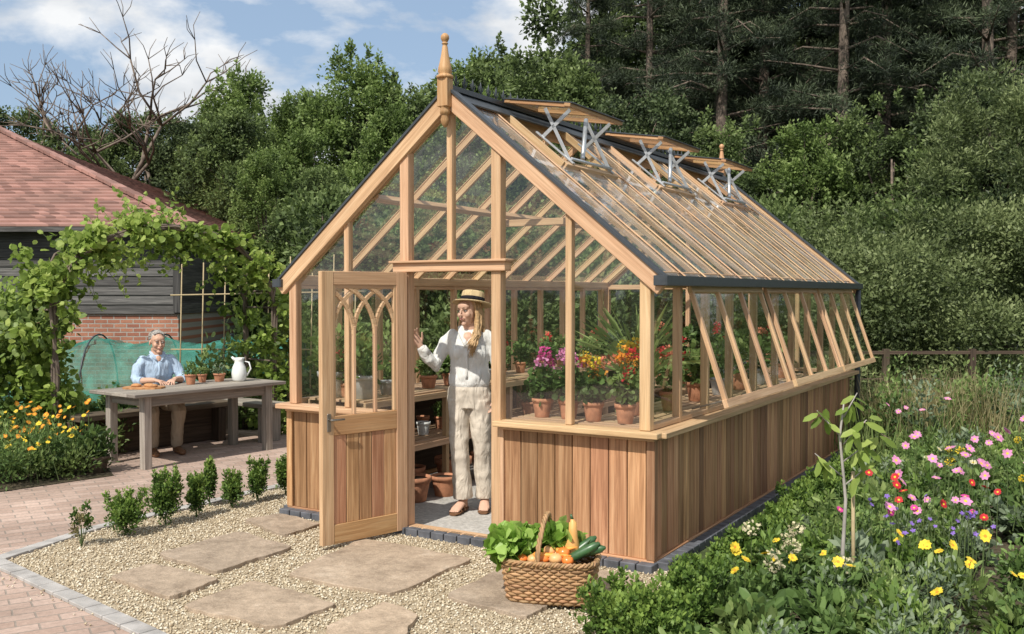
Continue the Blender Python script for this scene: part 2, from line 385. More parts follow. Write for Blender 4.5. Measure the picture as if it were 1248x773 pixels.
rp=nt.nodes.new('ShaderNodeValToRGB'); rp.color_ramp.elements[0].position=.43; rp.color_ramp.elements[1].position=.53
nz2=nt.nodes.new('ShaderNodeTexNoise'); nz2.inputs['Scale'].default_value=7.5; nz2.inputs['Detail'].default_value=8
rp2=nt.nodes.new('ShaderNodeValToRGB'); rp2.color_ramp.elements[0].position=.36; rp2.color_ramp.elements[1].position=.6
rp2.color_ramp.elements[0].color=(4.6,4.9,5.3,1); rp2.color_ramp.elements[1].color=(7.2,7.3,7.4,1)
mx=nt.nodes.new('ShaderNodeMix'); mx.data_type='RGBA'
hz=nt.nodes.new('ShaderNodeMix'); hz.data_type='RGBA'; hz.inputs[0].default_value=.5; hz.inputs[7].default_value=(3.4,4.6,6.2,1)
lk=nt.links.new
lk(tc.outputs['Generated'],mp.inputs[0]); lk(mp.outputs[0],nz.inputs['Vector']); lk(mp.outputs[0],nz2.inputs['Vector']); lk(nz.outputs[0],rp.inputs[0]); lk(nz2.outputs[0],rp2.inputs[0])
lk(sky.outputs[0],hz.inputs[6]); lk(rp.outputs[0],mx.inputs[0]); lk(hz.outputs[2],mx.inputs[6]); lk(rp2.outputs[0],mx.inputs[7]); lk(mx.outputs[2],bg.inputs[0]); bg.inputs[1].default_value=.132; lk(bg.outputs[0],wo.inputs[0])
sd=V((sh.x*math.cos(SE),sh.y*math.cos(SE),math.sin(SE)))
sl=bpy.data.lights.new('sun','SUN'); sl.energy=5.0; sl.angle=math.radians(.55); sl.color=(1,.95,.86)
so=bpy.data.objects.new('sun',sl); scene.collection.objects.link(so); so.rotation_euler=(-sd).to_track_quat('-Z','Y').to_euler(); so.location=(-5,-5,15)
cam=bpy.data.cameras.new('camera'); co=bpy.data.objects.new('camera',cam); scene.collection.objects.link(co); scene.camera=co
cam.sensor_width=36; cam.lens=34.1; cam.clip_end=2000; co.location=(0,0,1.72); co.rotation_euler=(math.radians(90-1.38),0,0)
scene.view_settings.view_transform='Standard'; scene.view_settings.look='None'; scene.view_settings.exposure=0
# ------------------------------------------------------------------ ground
def sheet(name,pts,z,m,t=0):
    mb=MB(); mb.poly([(x,y,z) for x,y in pts],m); return mb.build(name)
sheet('ground',[(-500,-500),(500,-500),(500,500),(-500,500)],0,meadow)
sheet('brick_paving',[(-9,0),(.6,0),(.6,4),(-.5,12.2),(-9,12.2)],.004,pavers)
GP=[(-3.25,6.15),(-3.0,6.95),(-1.9,8.7),(-1.0,8.0),(1.2,5.9),(.82,5.0),(.5,2.87)]
sheet('gravel',GP,.008,gravelb)
def inpoly(x,y,P):
    r=np.zeros(len(x),bool); j=len(P)-1
    for i in range(len(P)):
        xi,yi=P[i];xj,yj=P[j]
        c=((yi>y)!=(yj>y))&(x<(xj-xi)*(y-yi)/(yj-yi+1e-12)+xi); r^=c; j=i
    return r
n=64000; x=rng.uniform(-3.3,1.2,n); y=rng.uniform(4.2,8.8,n); k=inpoly(x,y,GP); x=x[k];y=y[k]
ex=rng.uniform(-3.5,0,500); ey=6.15-(ex+3.25)*.89+rng.normal(size=500)*.12; x=np.concatenate([x,ex]); y=np.concatenate([y,ey]); n=len(x)
oc=np.array([(1,0,0),(0,1,0),(-1,0,0),(0,-1,0),(0,0,1),(0,0,-1)],float); of=np.array([(0,1,4),(1,2,4),(2,3,4),(3,0,4),(1,0,5),(2,1,5),(3,2,5),(0,3,5)])
sz=rng.uniform(.005,.0115,n); th=rng.uniform(0,6.28,n); el=rng.uniform(.6,1.0,n)
pv=oc[None]*np.stack([sz,sz*el,sz*.65],1)[:,None,:]+rng.normal(size=(n,6,3))*sz[:,None,None]*.15
c,s_=np.cos(th)[:,None],np.sin(th)[:,None]
px=pv[:,:,0]*c-pv[:,:,1]*s_; py=pv[:,:,0]*s_+pv[:,:,1]*c
pv=np.stack([px+x[:,None],py+y[:,None],pv[:,:,2]+.009+rng.uniform(0,.007,n)[:,None]],2).reshape(-1,3)
fl=(of[None]+6*np.arange(n)[:,None,None]).reshape(-1)
mkobj('gravel_pebbles',tomesh('gravel_pebbles',pv,fl,np.arange(0,len(fl),3),None,np.ones(n*8),np.repeat(rng.uniform(0,1,n),8),'var',None,[pebble]))
SL=[[(-2.01,7.21),(-1.78,7.42),(-1.40,7.08),(-1.59,6.75)],
[(-2.31,6.26),(-1.93,6.85),(-1.46,6.43),(-1.79,5.84)],
[(-2.40,5.74),(-2.27,6.03),(-1.73,5.71),(-1.90,5.35)],
[(-1.79,5.21),(-1.53,5.68),(-.95,5.25),(-1.21,4.875)],
[(-1.36,5.81),(-1.04,6.67),(-.24,6.16),(-.68,5.42)],
[(-.38,5.39),(-.07,5.94),(.33,5.42),(.07,5.03)],
[(-.945,4.875),(-.69,5.29),(-.49,5.06),(-.56,4.5),(-.8,4.45)],
[(.34,5.66),(.55,5.90),(.78,5.70),(.55,5.45)]]
for P in SL:
    Q=[]
    cx=sum(p[0] for p in P)/len(P); cy=sum(p[1] for p in P)/len(P)
    for i in range(len(P)):
        a=P[i];b=P[(i+1)%len(P)]; ph=rng.uniform(0,6)
        for t in np.linspace(0,1,14)[:-1]:
            jx,jy=rng.normal(size=2)*.004
            wv=.010*math.sin(t*7+ph)*math.sin(t*math.pi)
            kx=.02 if t==0 else 0
            qx=a[0]+(b[0]-a[0])*t+wv*(b[1]-a[1])*2; qy=a[1]+(b[1]-a[1])*t-wv*(b[0]-a[0])*2
            Q.append((qx+(cx-qx)*kx*2+jx,qy+(cy-qy)*kx*2+jy))
    mb=MB()
    ar=sum(Q[i][0]*Q[(i+1)%len(Q)][1]-Q[(i+1)%len(Q)][0]*Q[i][1] for i in range(len(Q)))
    if ar<0: Q=Q[::-1]
    mb.prism(Q,0,.032+random.random()*.008,sandstone,None,.003); mb.build('stepping_stone')
def setts(name,a,b,w=.1,l=.2,h=.022,m=None):
    a=V(a);b=V(b); d=(b-a); L=d.length; d.normalize(); mb=MB(); k=int(L/l)
    for i in range(k):
        p=a+d*(i+.5)*l; q=d*(l/2-.004)
        mb.beam((p.x-q.x,p.y-q.y,h/2+.002),(p.x+q.x,p.y+q.y,h/2+.002+random.random()*.003),w,h,m)
    return mb.build(name,None,.003)
stonegrey=plain('grey_setts',(.37,.35,.33),.85,.3,0,.25,9,.3)
bluebrick=plain('blue_brick',(.10,.105,.12),.6,.4,0,.35,14,.2)
setts('stone_edging',(-3.32,6.17),(.45,2.8),.1,.2,.022,stonegrey)
setts('stone_edging',(-3.30,6.2),(-3.05,6.97),.1,.2,.022,stonegrey)
setts('stone_edging',(-3.05,6.99),(-1.93,8.78),.1,.2,.022,stonegrey)
sheet('flower_bed_soil',[(.95,3.5),(.88,4.9),(1.30,5.8),(4.2,10.9),(9,12),(9,3)],.010,bedsoil)
sheet('flower_bed_soil',[(-9,8.2),(-4.55,8.2),(-3.75,9.1),(-4.5,10.4),(-5,12),(-9,12)],.010,bedsoil)
sheet('flower_bed_soil',[(-9,12.2),(-1,12.2),(-1,16),(-9,16)],.006,bedsoil)
# ------------------------------------------------------------------ greenhouse
RZ=-math.radians(31); G=empty('greenhouse',(.865,5.98,0),RZ)
GM=Matrix.Translation((.865,5.98,0))@Matrix.Rotation(RZ,4,'Z')
def GH(x,y,z=0): return GM@V((x,y,z))
W=3.0; L=5.6; zc=.85; ze=1.86; zr=3.10; sl_=(zr-ze)/1.5
def roofz(x): return zr-abs(x+1.5)*sl_
mb=MB(); mb.box((-1.5,L/2,.015),(2.96,L-.04,.04),concrete); mb.build('floor',G)
mb=MB()
def brow(p0,p1):
    p0=V(p0);p1=V(p1); d=p1-p0; k=int(d.length/.11)
    for i in range(k):
        a=p0+d*(i+.04)/k; b=p0+d*(i+.96)/k
        mb.beam(a,b,.105,.06,bluebrick)
brow((-3.05,-.055,.03),(.05,-.055,.03)); brow((.055,0,.03),(.055,L,.03)); brow((-3.055,0,.03),(-3.055,L,.03))
mb.build('plinth',G,.004)
mb=MB(); bk=MB()
def clad(p0,p1,nrmv,bw=.118):
    p0=V(p0);p1=V(p1); d=p1-p0; k=max(1,round(d.length/bw)); nv=V(nrmv)
    for i in range(k):
        a=p0+d*((i+.5)/k); wdt=d.length/k-.005
        R=Matrix((d.normalized(),nv,V((0,0,1)))).transposed()
        mb.box((a+nv*(.006+random.random()*.003)+V((0,0,(.07+.825)/2))),(wdt,.02,.755),cedar_clad,R)
    c=(p0+p1)/2-nv*.012; bk.box(c+V((0,0,.45)),(abs(d.x)+.01 if abs(d.x)>.01 else .012,abs(d.y)+.01 if abs(d.y)>.01 else .012,.74),sleeper)
clad((-1.06,0,0),(-.03,0,0),(0,-1,0),.125); clad((-2.97,0,0),(-1.94,0,0),(0,-1,0),.125)
clad((0,.03,0),(0,L-.03,0),(1,0,0),.095); clad((-3,.03,0),(-3,L-.03,0),(-1,0,0)); clad((-2.97,L,0),(-.03,L,0),(0,1,0))
mb.build('cladding',G,.004); bk.build('cladding_backing',G)
mb=MB(); F=cedar_frame
for x0,x1 in ((-1.08,.03),(-3.03,-1.92)): mb.box(((x0+x1)/2,-.008,.05),(x1-x0,.05,.042),cedar_clad)
mb.box((.008,L/2,.052),(.05,L+.02,.040),cedar_clad); mb.box((-3.008,L/2,.052),(.05,L+.02,.040),cedar_clad)
mb.box((-.51,-.035,.852),(1.18,.15,.036),F); mb.box((-2.49,-.035,.852),(1.18,.15,.036),F)
mb.box((-.52,-.025,.822),(1.11,.05,.022),F); mb.box((-2.48,-.025,.822),(1.11,.05,.022),F)
mb.box((.035,L/2+.02,.850),(.15,L+.11,.036),F); mb.box((.022,L/2+.02,.820),(.05,L+.0,.022),F)
mb.box((-3.035,L/2+.02,.850),(.15,L+.11,.036),F); mb.box((-1.5,L+.02,.853),(3.0,.12,.036),F)
def post(x,y,z0,z1,wx=.05,wy=.06): mb.box((x,y,(z0+z1)/2),(wx,wy,z1-z0),F)
for yy,dy in ((0,-1),(L,1)):
    for x in (-.57,-2.43): post(x,yy,.872,roofz(x)-.06,.045,.055)
    post(-1.5,yy,1.94 if dy<0 else .872,zr-.08,.045,.055)
    for x in (-1.115,-1.885): post(x,yy,.03 if dy<0 else .872,roofz(x)-.06,.075 if dy<0 else .05,.075 if dy<0 else .05)
for x in (-.035,-2.965):
    post(x,.0,.872,ze-.02,.072,.066); post(x,L,.872,ze-.02,.072,.066)
mb.box((-1.5,-.018,1.905),(.94,.085,.065),F); mb.box((-1.5,-.03,1.944),(.98,.11,.018),F)
mb.box((-1.5,.0,.045),(.70,.10,.03),F)
mb.box((-1.5,L,1.80),(2.9,.05,.06),F)
for x,y in ((.006,-.008),(-3.006,-.008)): mb.box((x,y,.45),(.055,.055,.76),cedar_clad)
for x in (-1.075,-1.925): mb.box((x,-.012,.45),(.04,.05,.76),F)
sy=[.5,1.03,1.56,2.17,2.78,3.31,3.88,4.4,4.92,5.42]
for y in sy:
    for x in (-.03,-2.97): post(x,y,.868,ze-.03,.055,.045)
for x in (-.03,-2.97):
    mb.box((x,L/2,ze-.035),(.07,L+.04,.075),F); mb.box((x,L/2,.888),(.052,L-.08,.035),F)
    mb.box((x,L/2,1.772),(.045,L-.08,.03),F)
for sgn,yo in ((1,0),(-1,.003)):
    for yy in (-.028-yo,L+.028+yo):
        mb.beam((-1.5+sgn*1.585,yy,roofz(.085)-.035),(-1.5,yy,zr-.035),.05,.105,F,(0,0,1))
mb.build('timber_frame',G,.004)
# roof
mb=MB(); gm=MB()
vents=[(.62,1.5),(2.36,3.24),(4.03,4.9)]
def slope(sgn,t,y,off=0):
    n_=V((sl_*sgn,0,1)).normalized(); return V((-1.5+sgn*t,y,zr-t*sl_))+n_*off
NB={1:14,-1:11}
for sgn in (1,-1):
    nb=NB[sgn]; ys=[.06+i*(L-.12)/nb for i in range(nb+1)]
    up=V((sl_*sgn,0,1))
    for i,y in enumerate(ys):
        inv=any(a+.02<y<b-.02 for a,b in vents) and sgn>0
        mb.beam(slope(sgn,.55 if inv else .02,y,-.028),slope(sgn,1.5,y,-.028),.028,.044,F,up)
        mb.beam(slope(sgn,.55 if inv else .04,y,.006),slope(sgn,1.57,y,.006),.024,.008,F,up)
    mb.beam(slope(sgn,.75,.05,-.078),slope(sgn,.75,L-.05,-.078),.045,.05,F,up)
    for i in range(nb):
        a,b=ys[i]+.002,ys[i+1]-.002; ym=(a+b)/2; v=any(w_[0]-.1<ym<w_[1]+.1 for w_ in vents) if sgn>0 else False
        t0=.56 if v else .03; tm=.86
        gm.poly([slope(sgn,t0,a),slope(sgn,t0,b),slope(sgn,tm+.02,b,0),slope(sgn,tm+.02,a,0)],roofglass if sgn>0 else glass)
        gm.poly([slope(sgn,tm,a,-.004),slope(sgn,tm,b,-.004),slope(sgn,1.58,b,-.004),slope(sgn,1.58,a,-.004)],roofglass if sgn>0 else glass)
for a,b in vents: mb.beam(slope(1,.55,a,.0),slope(1,.55,b,.0),.05,.05,F,(sl_,0,1))
mb.box((-1.5,L/2,zr-.07),(.035,L-.1,.12),F)
for y in (1.9,3.8): mb.beam((-2.3,y,2.35),(-.7,y,2.35),.035,.06,F)
mb.build('rafters',G,.003)
for yy in (0,L):
    for xa,xb in ((-.57,-.05),(-1.1,-.57),(-2.43,-1.9),(-2.95,-2.43)):
        gm.poly([(xa,yy,.87),(xb,yy,.87),(xb,yy,roofz(xb)-.03),(xa,yy,roofz(xa)-.03)],glass)
    for xa,xb in ((-1.5,-1.13),(-1.87,-1.5)):
        z0=1.92 if yy==0 else .87
        gm.poly([(xa,yy,z0),(xb,yy,z0),(xb,yy,roofz(xb)-.03),(xa,yy,roofz(xa)-.03)],glass)
gm.poly([(-.03,.06,.88),(-.03,.5,.88),(-.03,.5,1.8),(-.03,.06,1.8)],glass)
for a,b in zip([.05]+sy,sy+[L-.05]): gm.poly([(-2.97,a,.88),(-2.97,b,.88),(-2.97,b,1.8),(-2.97,a,1.8)],glass)
gm.build('glazing',G)
mb=MB(); K=black_metal
for sgn in (1,-1):
    for yy in (-.03,L+.03):
        mb.beam(slope(sgn,.0,yy,.032+.002*(sgn>0)),slope(sgn,1.60,yy,.032),.075,.018,K,(sl_*sgn,0,1))
    gx=-1.5+sgn*1.585
    mb.box((gx,L/2,ze-.085),(.085,L+.16,.012),K); mb.box((gx+.04*sgn,L/2,ze-.058),(.010,L+.161,.058),K); mb.box((gx-.04*sgn,L/2,ze-.058),(.010,L+.158,.058),K)
    mb.box((gx,-.078,ze-.058),(.075,.010,.06),K); mb.box((gx,L+.076,ze-.058),(.075,.010,.06),K)
    mb.tube([(gx,L+.03,ze-.1),(gx,L+.03,.0)],[.032,.032],K,10)
mb.beam((-1.5,-.06,zr+.035),(-1.5,L+.06,zr+.035),.08,.035,K)
mb.beam(slope(1,.05,-.05,.02),slope(1,.05,L+.05,.02),.12,.012,K,(sl_,0,1)); mb.beam(slope(-1,.05,-.05,.02),slope(-1,.05,L+.05,.02),.12,.012,K,(-sl_,0,1))
y=.06
while y<L-.05:
    mb.tube([(-1.5,y,zr+.05),(-1.5,y,zr+.095),(-1.5,y,zr+.11),(-1.5,y,zr+.155)],[.007,.006,.012,.001],K,5)
    for s2 in (-1,1): mb.tube([(-1.5,y,zr+.06),(-1.5,y+.022*s2,zr+.09),(-1.5,y+.035*s2,zr+.12)],[.005,.005,.002],K,4)
    y+=.105
mb.build('capping_and_gutters',G,.002)
mb=MB()
for y0 in (-.075,L+.075):
    mb.box((-1.5,y0,3.10),(.085,.075,.20),cedar_door)
    mb.lathe([(.004,2.86),(.020,2.875),(.032,2.91),(.022,2.945),(.036,2.955),(.036,2.975),(.03,2.995),(.04,3.005)],(-1.5,y0,0),cedar_door,14)
    mb.lathe([(.06,3.195),(.06,3.212),(.04,3.222),(.05,3.24),(.046,3.27),(.038,3.30),(.026,3.36),(.019,3.41),(.014,3.425),(.026,3.432),(.014,3.44),(.022,3.45),(.03,3.468),(.028,3.485),(.015,3.50),(.002,3.505)],(-1.5,y0,0),cedar_door,16)
mb.build('finials',G,.004)
# roof vents
mb=MB(); va=math.radians(-9); VL=.56
for a,b in vents:
    H0=V((-1.45,0,zr+.055)); d=V((math.cos(va),0,math.sin(va))); up=V((-math.sin(va),0,math.cos(va)))
    def q(t,y,o=0): p=H0+d*t+up*o; return V((p.x,y,p.z))
    for y in (a+.02,(a+b)/2,b-.02): mb.beam(q(.0,y,.0),q(VL,y,0),.034,.026,cedar_door,up)
    mb.beam(q(.03,a,.001),q(.03,b,.001),.04,.025,cedar_door,up); mb.beam(q(VL-.02,a-.01,.002),q(VL-.02,b+.01,.002),.05,.025,cedar_door,up)
    for y in (a+.008,b-.008): mb.beam(q(.0,y,.018),q(VL+.02,y,.018),.03,.009,K,up)
    mb.beam(q(VL+.005,a-.01,.020),q(VL+.005,b+.01,.020),.03,.009,K,up)
    mb.poly([q(0,a+.03,.011),q(VL,a+.03,.011),q(VL,b-.03,.011),q(0,b-.03,.011)],roofglass)
    for y in (a,b): mb.beam(slope(1,.04,y,.0),slope(1,.55,y,.0),.03,.05,F,(sl_,0,1))
    for y in (a+.10,b-.10):
        mb.beam(q(VL-.05,y,-.02),slope(1,.30,y,.03),.030,.008,grey_metal,(0,1,0)); mb.beam(slope(1,.53,y,.03),q(.30,y,-.02),.026,.008,grey_metal,(0,1,0))
        mb.beam(slope(1,.25,y,.035),slope(1,.56,y,.035),.03,.012,grey_metal,(sl_,0,1))
    mb.tube([slope(1,.53,a+.1,.05),slope(1,.53,b-.1,.05)],[.012,.012],grey_metal,8)
    mb.tube([slope(1,.50,(a+b)/2-.1,.05),q(.42,(a+b)/2+.1,-.03)],[.018,.018],grey_metal,8)
mb.build('roof_vents',G,.002)
# side vents
mb=MB(); sa=math.radians(18.5)
for a,b in ((.5,2.08),(2.2,3.84),(3.92,5.40)):
    d=V((math.sin(sa),0,-math.cos(sa))); up=V((math.cos(sa),0,math.sin(sa))); H0=V((.045,0,1.765))
    def q(t,y,o=0): p=H0+d*t+up*o; return V((p.x,y,p.z))
    k=3
    for i in range(k+1):
        y=a+.025+(b-a-.05)*i/k; mb.beam(q(0,y),q(.82,y),.036,.03,F,up)
    mb.beam(q(.02,a,.002),q(.02,b,.002),.045,.033,F,up); mb.beam(q(.80,a-.005,.002),q(.80,b+.005,.002),.055,.033,F,up)
    mb.poly([q(0,a+.02),q(.8,a+.02),q(.8,b-.02),q(0,b-.02)],glass)
    for y in (a+.25,b-.25): mb.beam(q(.78,y,-.02),(-.02,y,.93),.012,.012,steel)
mb.build('side_vents',G,.002)
# door
D=empty('door',(-1.86,-.055,0),-math.radians(106),G)
mb=MB(); DW=.70; T=.044; M=cedar_frame
mb.box((.045,0,.955),(.09,T,1.83),M,None,.3); mb.box((DW-.045,0,.955),(.09,T,1.83),M,None,.5)
mb.box((DW/2,0,1.825),(DW-.18,T-.004,.09),M); mb.box((DW/2,0,.835),(DW-.18,T-.004,.13),cedar_door); mb.box((DW/2,0,.105),(DW-.18,T-.004,.13),cedar_door)
for i in range(5): mb.box((.09+(i+.5)*.104,0,.47),(.099,.024,.60),cedar_clad,None,.45+.4*random.random())
mb.box((DW/2,0,.47),(DW-.19,.012,.58),sleeper)
xs=[.09,.263,.437,.61]
for x in xs[1:3]: mb.box((x,0,1.20),(.022,.03,.60),M)
mb.box((.101,0,1.34),(.022,.03,.88),M); mb.box((.599,0,1.34),(.022,.03,.88),M)
zs=1.44; R_=.347
for x in xs:
    for s2 in (1,-1):
        prev=None
        for i in range(14):
            th=i/13*math.radians(80); px_=x+s2*R_*(1-math.cos(th)); pz=zs+R_*math.sin(th)
            p=V((px_,.0013*s2,pz))
            if prev is not None and .095<px_<.605: mb.beam(prev,p,.028,.022,M,(0,1,0),.5)
            prev=p
mb.box((DW/2,.0,1.77),(DW-.18,.028,.03),M)
mb.poly([(.09,0,.9),(.61,0,.9),(.61,0,1.78),(.09,0,1.78)],glass)
for s2 in (-1,1):
    mb.box((DW-.05,s2*.025,.86),(.03,.008,.12),steel); mb.tube([(DW-.05,s2*.03,.88),(DW-.05,s2*.06,.88),(DW-.15,s2*.062,.88)],[.008,.008,.007],steel,8)
for z in (.25,1.0,1.68): mb.tube([(0,-.02,z-.05),(0,-.02,z+.05)],[.009,.009],steel,8)
mb.build('door_leaf',D,.003)
# staging
mb=MB()
def stage(x0,x1,y0,y1,z):
    alongy=(y1-y0)>(x1-x0); wdt=(x1-x0) if alongy else (y1-y0); k=int(wdt/.075)
    for i in range(k):
        t=(i+.5)/k*wdt
        if alongy: mb.box((x0+t,(y0+y1)/2,z),(.058,y1-y0,.02),shelfwood)
        else: mb.box(((x0+x1)/2,y0+t,z),(x1-x0,.058,.02),shelfwood)
    if alongy: mb.box((x0+.005,(y0+y1)/2,z-.03),(.022,y1-y0,.05),shelfwood); mb.box((x1-.005,(y0+y1)/2,z-.03),(.022,y1-y0,.05),shelfwood)
    else: mb.box(((x0+x1)/2,y0+.005,z-.03),(x1-x0,.022,.05),shelfwood)
stage(-2.93,-2.36,.1,5.45,.90); stage(-2.93,-2.36,.1,5.45,.50)
stage(-.62,-.07,.42,4.9,.86); stage(-1.06,-.07,.06,.40,.865); stage(-2.3,-.7,5.0,5.5,.90)
stage(-1.1,-.66,2.2,2.55,.98)
for y in np.arange(.15,5.5,1.05):
    for x in (-2.9,-2.39,-.60,-.1): mb.box((x,y,.44),(.045,.045,.84),shelfwood)
for x in (-1.0,-.2): mb.box((x,.1,.44),(.045,.045,.8),shelfwood)
for x in (-1.05,-.7): mb.box((x,2.38,.48),(.04,.04,.96),shelfwood)
mb.build('staging',G,.002)
# ------------------------------------------------------------------ pots
def potted(name,loc,r,h,kind=None,mat=None,s=1):
    E=empty(name,loc,random.random()*6); mb=MB(); m=mat or terracotta
    mb.lathe([(r*.68,0),(r*.7,.002),(r*.93,h*.78),(r*.93,h*.79),(r*1.02,h*.79),(r*1.04,h),(r*.93,h),(r*.9,h*.9),(.001,h*.9)],(0,0,0),m,18)
    mb.lathe([(r*.91,h*.90),(.002,h*.93)],(0,0,0),soil,12)
    mb.build('pot',E)
    if kind:
        lb=LB()
        if kind[0]=='ger':
            cols=kind[1]; lb.bush((0,0,h+.09*s),(r*1.25,r*1.25,.11*s),240,.045,.045,BED2 if random.random()<.4 else BED,.2,OV)
            for i in range(kind[2] if len(kind)>2 else 7):
                a=random.random()*6.28; rr=random.uniform(.2,1.25)*r; z=h+s*random.uniform(.15,.30)-rr*.3
                c=(rr*math.cos(a),rr*math.sin(a),z); lb.stem((c[0]*.4,c[1]*.4,h),c,.006,STEM)
                lb.ball(c,.032*s,42,.021,random.choice(cols))
        elif kind[0]=='leafy':
            lb.bush((0,0,h+.10*s),(r*1.3,r*1.3,.15*s),170,.06*s,.035*s,kind[1],.4,OV)
            for i in range(6):
                a=random.random()*6.28; lb.stem((0,0,h*.9),(r*math.cos(a),r*math.sin(a),h+.15*s),.006,STEM)
        elif kind[0]=='spiky':
            n_=60; u=dirs(n_); u[:,2]=abs(u[:,2])*.9+.45; u=nrm(u); P=np.repeat(np.array([(0,0,h)]),n_,0); N=dirs(n_)
            lb.add(P,u,N,.26*s,.032*s,rng.uniform(.2,1,n_),kind[1],ST); u2=u+np.array((0,0,-.45)); lb.add(P+u*.25*s,u2,N,.22*s,.024*s,rng.uniform(.2,1,n_),kind[1],RH)
        lb.build('plant',PM,E)
    return E
for x,y,k in ((-.90,.22,'m'),(-.70,.23,'n'),(-.50,.2,'l'),(-.27,.2,'r')):
    cols={'m':[PINK,MAG],'n':[PINK,PINK,MAG],'l':[SALM,ORG,YEL],'r':[SALM,ORG,RED]}[k]
    potted('potted_geranium',GH(x,y,.876),.07,.13,('ger',cols,8),None,1.15)
for x,y,c in ((-.42,.66,[ORG,YEL]),(-.3,1.05,[RED,SALM])): potted('potted_geranium',GH(x,y,.872),.075,.14,('ger',c,7),None,1.3)
potted('potted_palm',GH(-.52,1.0,.872),.11,.2,('spiky',BED2),zinc,1.35)
for i,y in enumerate((1.75,2.3,2.8,3.4,4.2)): potted('potted_plant',GH(-.36,y,.872),.08,.15,('leafy',BED if i%2 else BED2),zinc if i%2 else None,1.1)
for i in range(4): potted('potted_plant',GH(-1.05+i*.13,2.37,.992),.05,.085,('leafy',BED2) if i!=1 else ('ger',[RED,SALM],4),None,.6)
for i,x in enumerate((-2.1,-1.75,-1.4,-1.05,-.8)): potted('potted_plant',GH(x,5.2,.912),.08,.14,('leafy',BED) if i%2 else ('ger',[RED,SALM],5),None,1.1)
for i in range(17):
    y=.28+i*.3; k=random.choice([('leafy',BED),('leafy',BED2),('leafy',GREY),('ger',[RED,SALM],4),None]); potted('potted_plant',GH(-2.52-random.random()*.22,y,.912),.055+.03*random.random(),.11,k,zinc if i in(1,2,6) else None,.9)
for i in range(16): potted('terracotta_pot',GH(-2.47-random.random()*.3,.3+i*.21,.512),.055+random.random()*.03,.10+random.random()*.03,('leafy',BED) if i%3==0 else None,white_enamel if i in(3,4) else None,.5)
for x,y,r,h in ((-2.38,.75,.13,.2),(-2.3,1.05,.11,.17),(-2.45,1.4,.16,.26),(-2.4,1.85,.14,.24),(-2.62,1.0,.13,.22)): potted('terracotta_pot',GH(x,y,.036),r,h)
potted('potted_plant',GH(-2.78,.22,.912),.12,.2,('leafy',BED2),zinc,1.3); potted('potted_plant',GH(-2.5,.25,.912),.10,.18,('leafy',BED),zinc,1.1)
# ------------------------------------------------------------------ basket
B=empty('wicker_basket',(.215,5.36,.03),-.22)
wick=wood('wicker',[(.3,(.25,.13,.06)),(.5,(.42,.245,.12)),(.75,(.54,.36,.20))],.6,.7,1.2)
mb=MB()
def rr(th,a,b,p=4):
    c=math.cos(th); s=math.sin(th); k=(abs(c/a)**p+abs(s/b)**p)**(-1/p); return c*k,s*k
NS=44
for row in range(13):
    z=.012+row*.0165; g=1+.12*row/12; pts=[]
    for i in range(NS*2+1):
        th=2*math.pi*i/(NS*2); x,y=rr(th,.232*g,.142*g); wv=.007*(1 if (i%2==0) else 0)*(1 if ((i//2+row)%2==0) else -1)
        k=1+wv/ math.hypot(x,y); pts.append((x*k,y*k,z))
    mb.tube(pts,[.0088]*len(pts),wick,5,ref=(0,0,1))
for i in range(NS):
    th=2*math.pi*i/NS; x,y=rr(th,.232,.142); mb.tube([(x,y,.0),(x*1.12,y*1.12,.22)],[.005,.005],wick,5)
for o in range(3):
    pts=[]
    for i in range(97):
        th=2*math.pi*i/96; x,y=rr(th,.262,.162); a=th*22+o*2.09; k=1+.010*math.cos(a)/math.hypot(x,y); pts.append((x*k,y*k,.225+.010*math.sin(a)))
    mb.tube(pts,[.0085]*97,wick,5,ref=(0,0,1))
for o in range(3):
    pts=[]
    for i in range(49):
        th=math.pi*i/48; a=i*.9+o*2.09; pts.append((-.05+.008*math.cos(a)+.03*math.sin(th),-.16*math.cos(th)*(1+.05*math.sin(th)),.20+.265*math.sin(th)**.8+.008*math.sin(a)))
    mb.tube(pts,[.0085]*49,wick,6)
mb.prism([rr(2*math.pi*i/24,.225,.137) for i in range(24)],.002,.14,sleeper); mb.build('weave',B)
def bw(x,y,z): return Matrix.Translation((.215,5.36,.03))@Matrix.Rotation(-.22,4,'Z')@V((x,y,z))
L_let=leaf('lettuce_leaf',(.12,.22,.03),(.26,.44,.07),(.42,.58,.16),.4,.4,6)
for x,y,r in ((-.21,-.03,.11),(-.13,.06,.10),(.03,.08,.10),(-.25,.05,.09)):
    lb=LB(); lb.bush((0,0,0),(r,r*.9,r*.8),240,.075,.075,0,.6,OV,.3); lb.build('lettuce',[L_let],None,bw(x,y,.27))
carrot=plain('carrot_orange',(.80,.30,.05),.5,.4,0,.15,30,.1); tomato=plain('tomato_red',(.75,.20,.04),.25,.5,0,.2,10,.02); onion=plain('onion_skin',(.68,.38,.16),.4,.4,0,.2,20,.05)
courg=plain('courgette_green',(.045,.11,.04),.35,.5,0,.4,30,.05); squash=plain('squash_tan',(.72,.38,.12),.45,.5,0,.15,10,.03)
for (x,y,z,m,r,nm) in ((-.02,-.09,.24,tomato,.036,'tomato'),(.045,-.10,.245,onion,.038,'onion'),(.11,-.09,.235,tomato,.034,'tomato'),(.0,-.03,.27,onion,.036,'onion'),(.08,-.04,.265,tomato,.036,'tomato'),(-.08,-.10,.235,onion,.033,'onion'),(-.14,-.10,.235,tomato,.030,'tomato')):
    mb=MB(); mb.lathe([(.002,-r*.85),(r*.6,-r*.72),(r*.95,-r*.25),(r,.05*r),(r*.85,r*.5),(r*.4,r*.78),(r*.12,r*.74),(r*.05,r*1.0),(.001,r*1.02)],(0,0,0),m,14); mb.build(nm,None,0,bw(x,y,z))
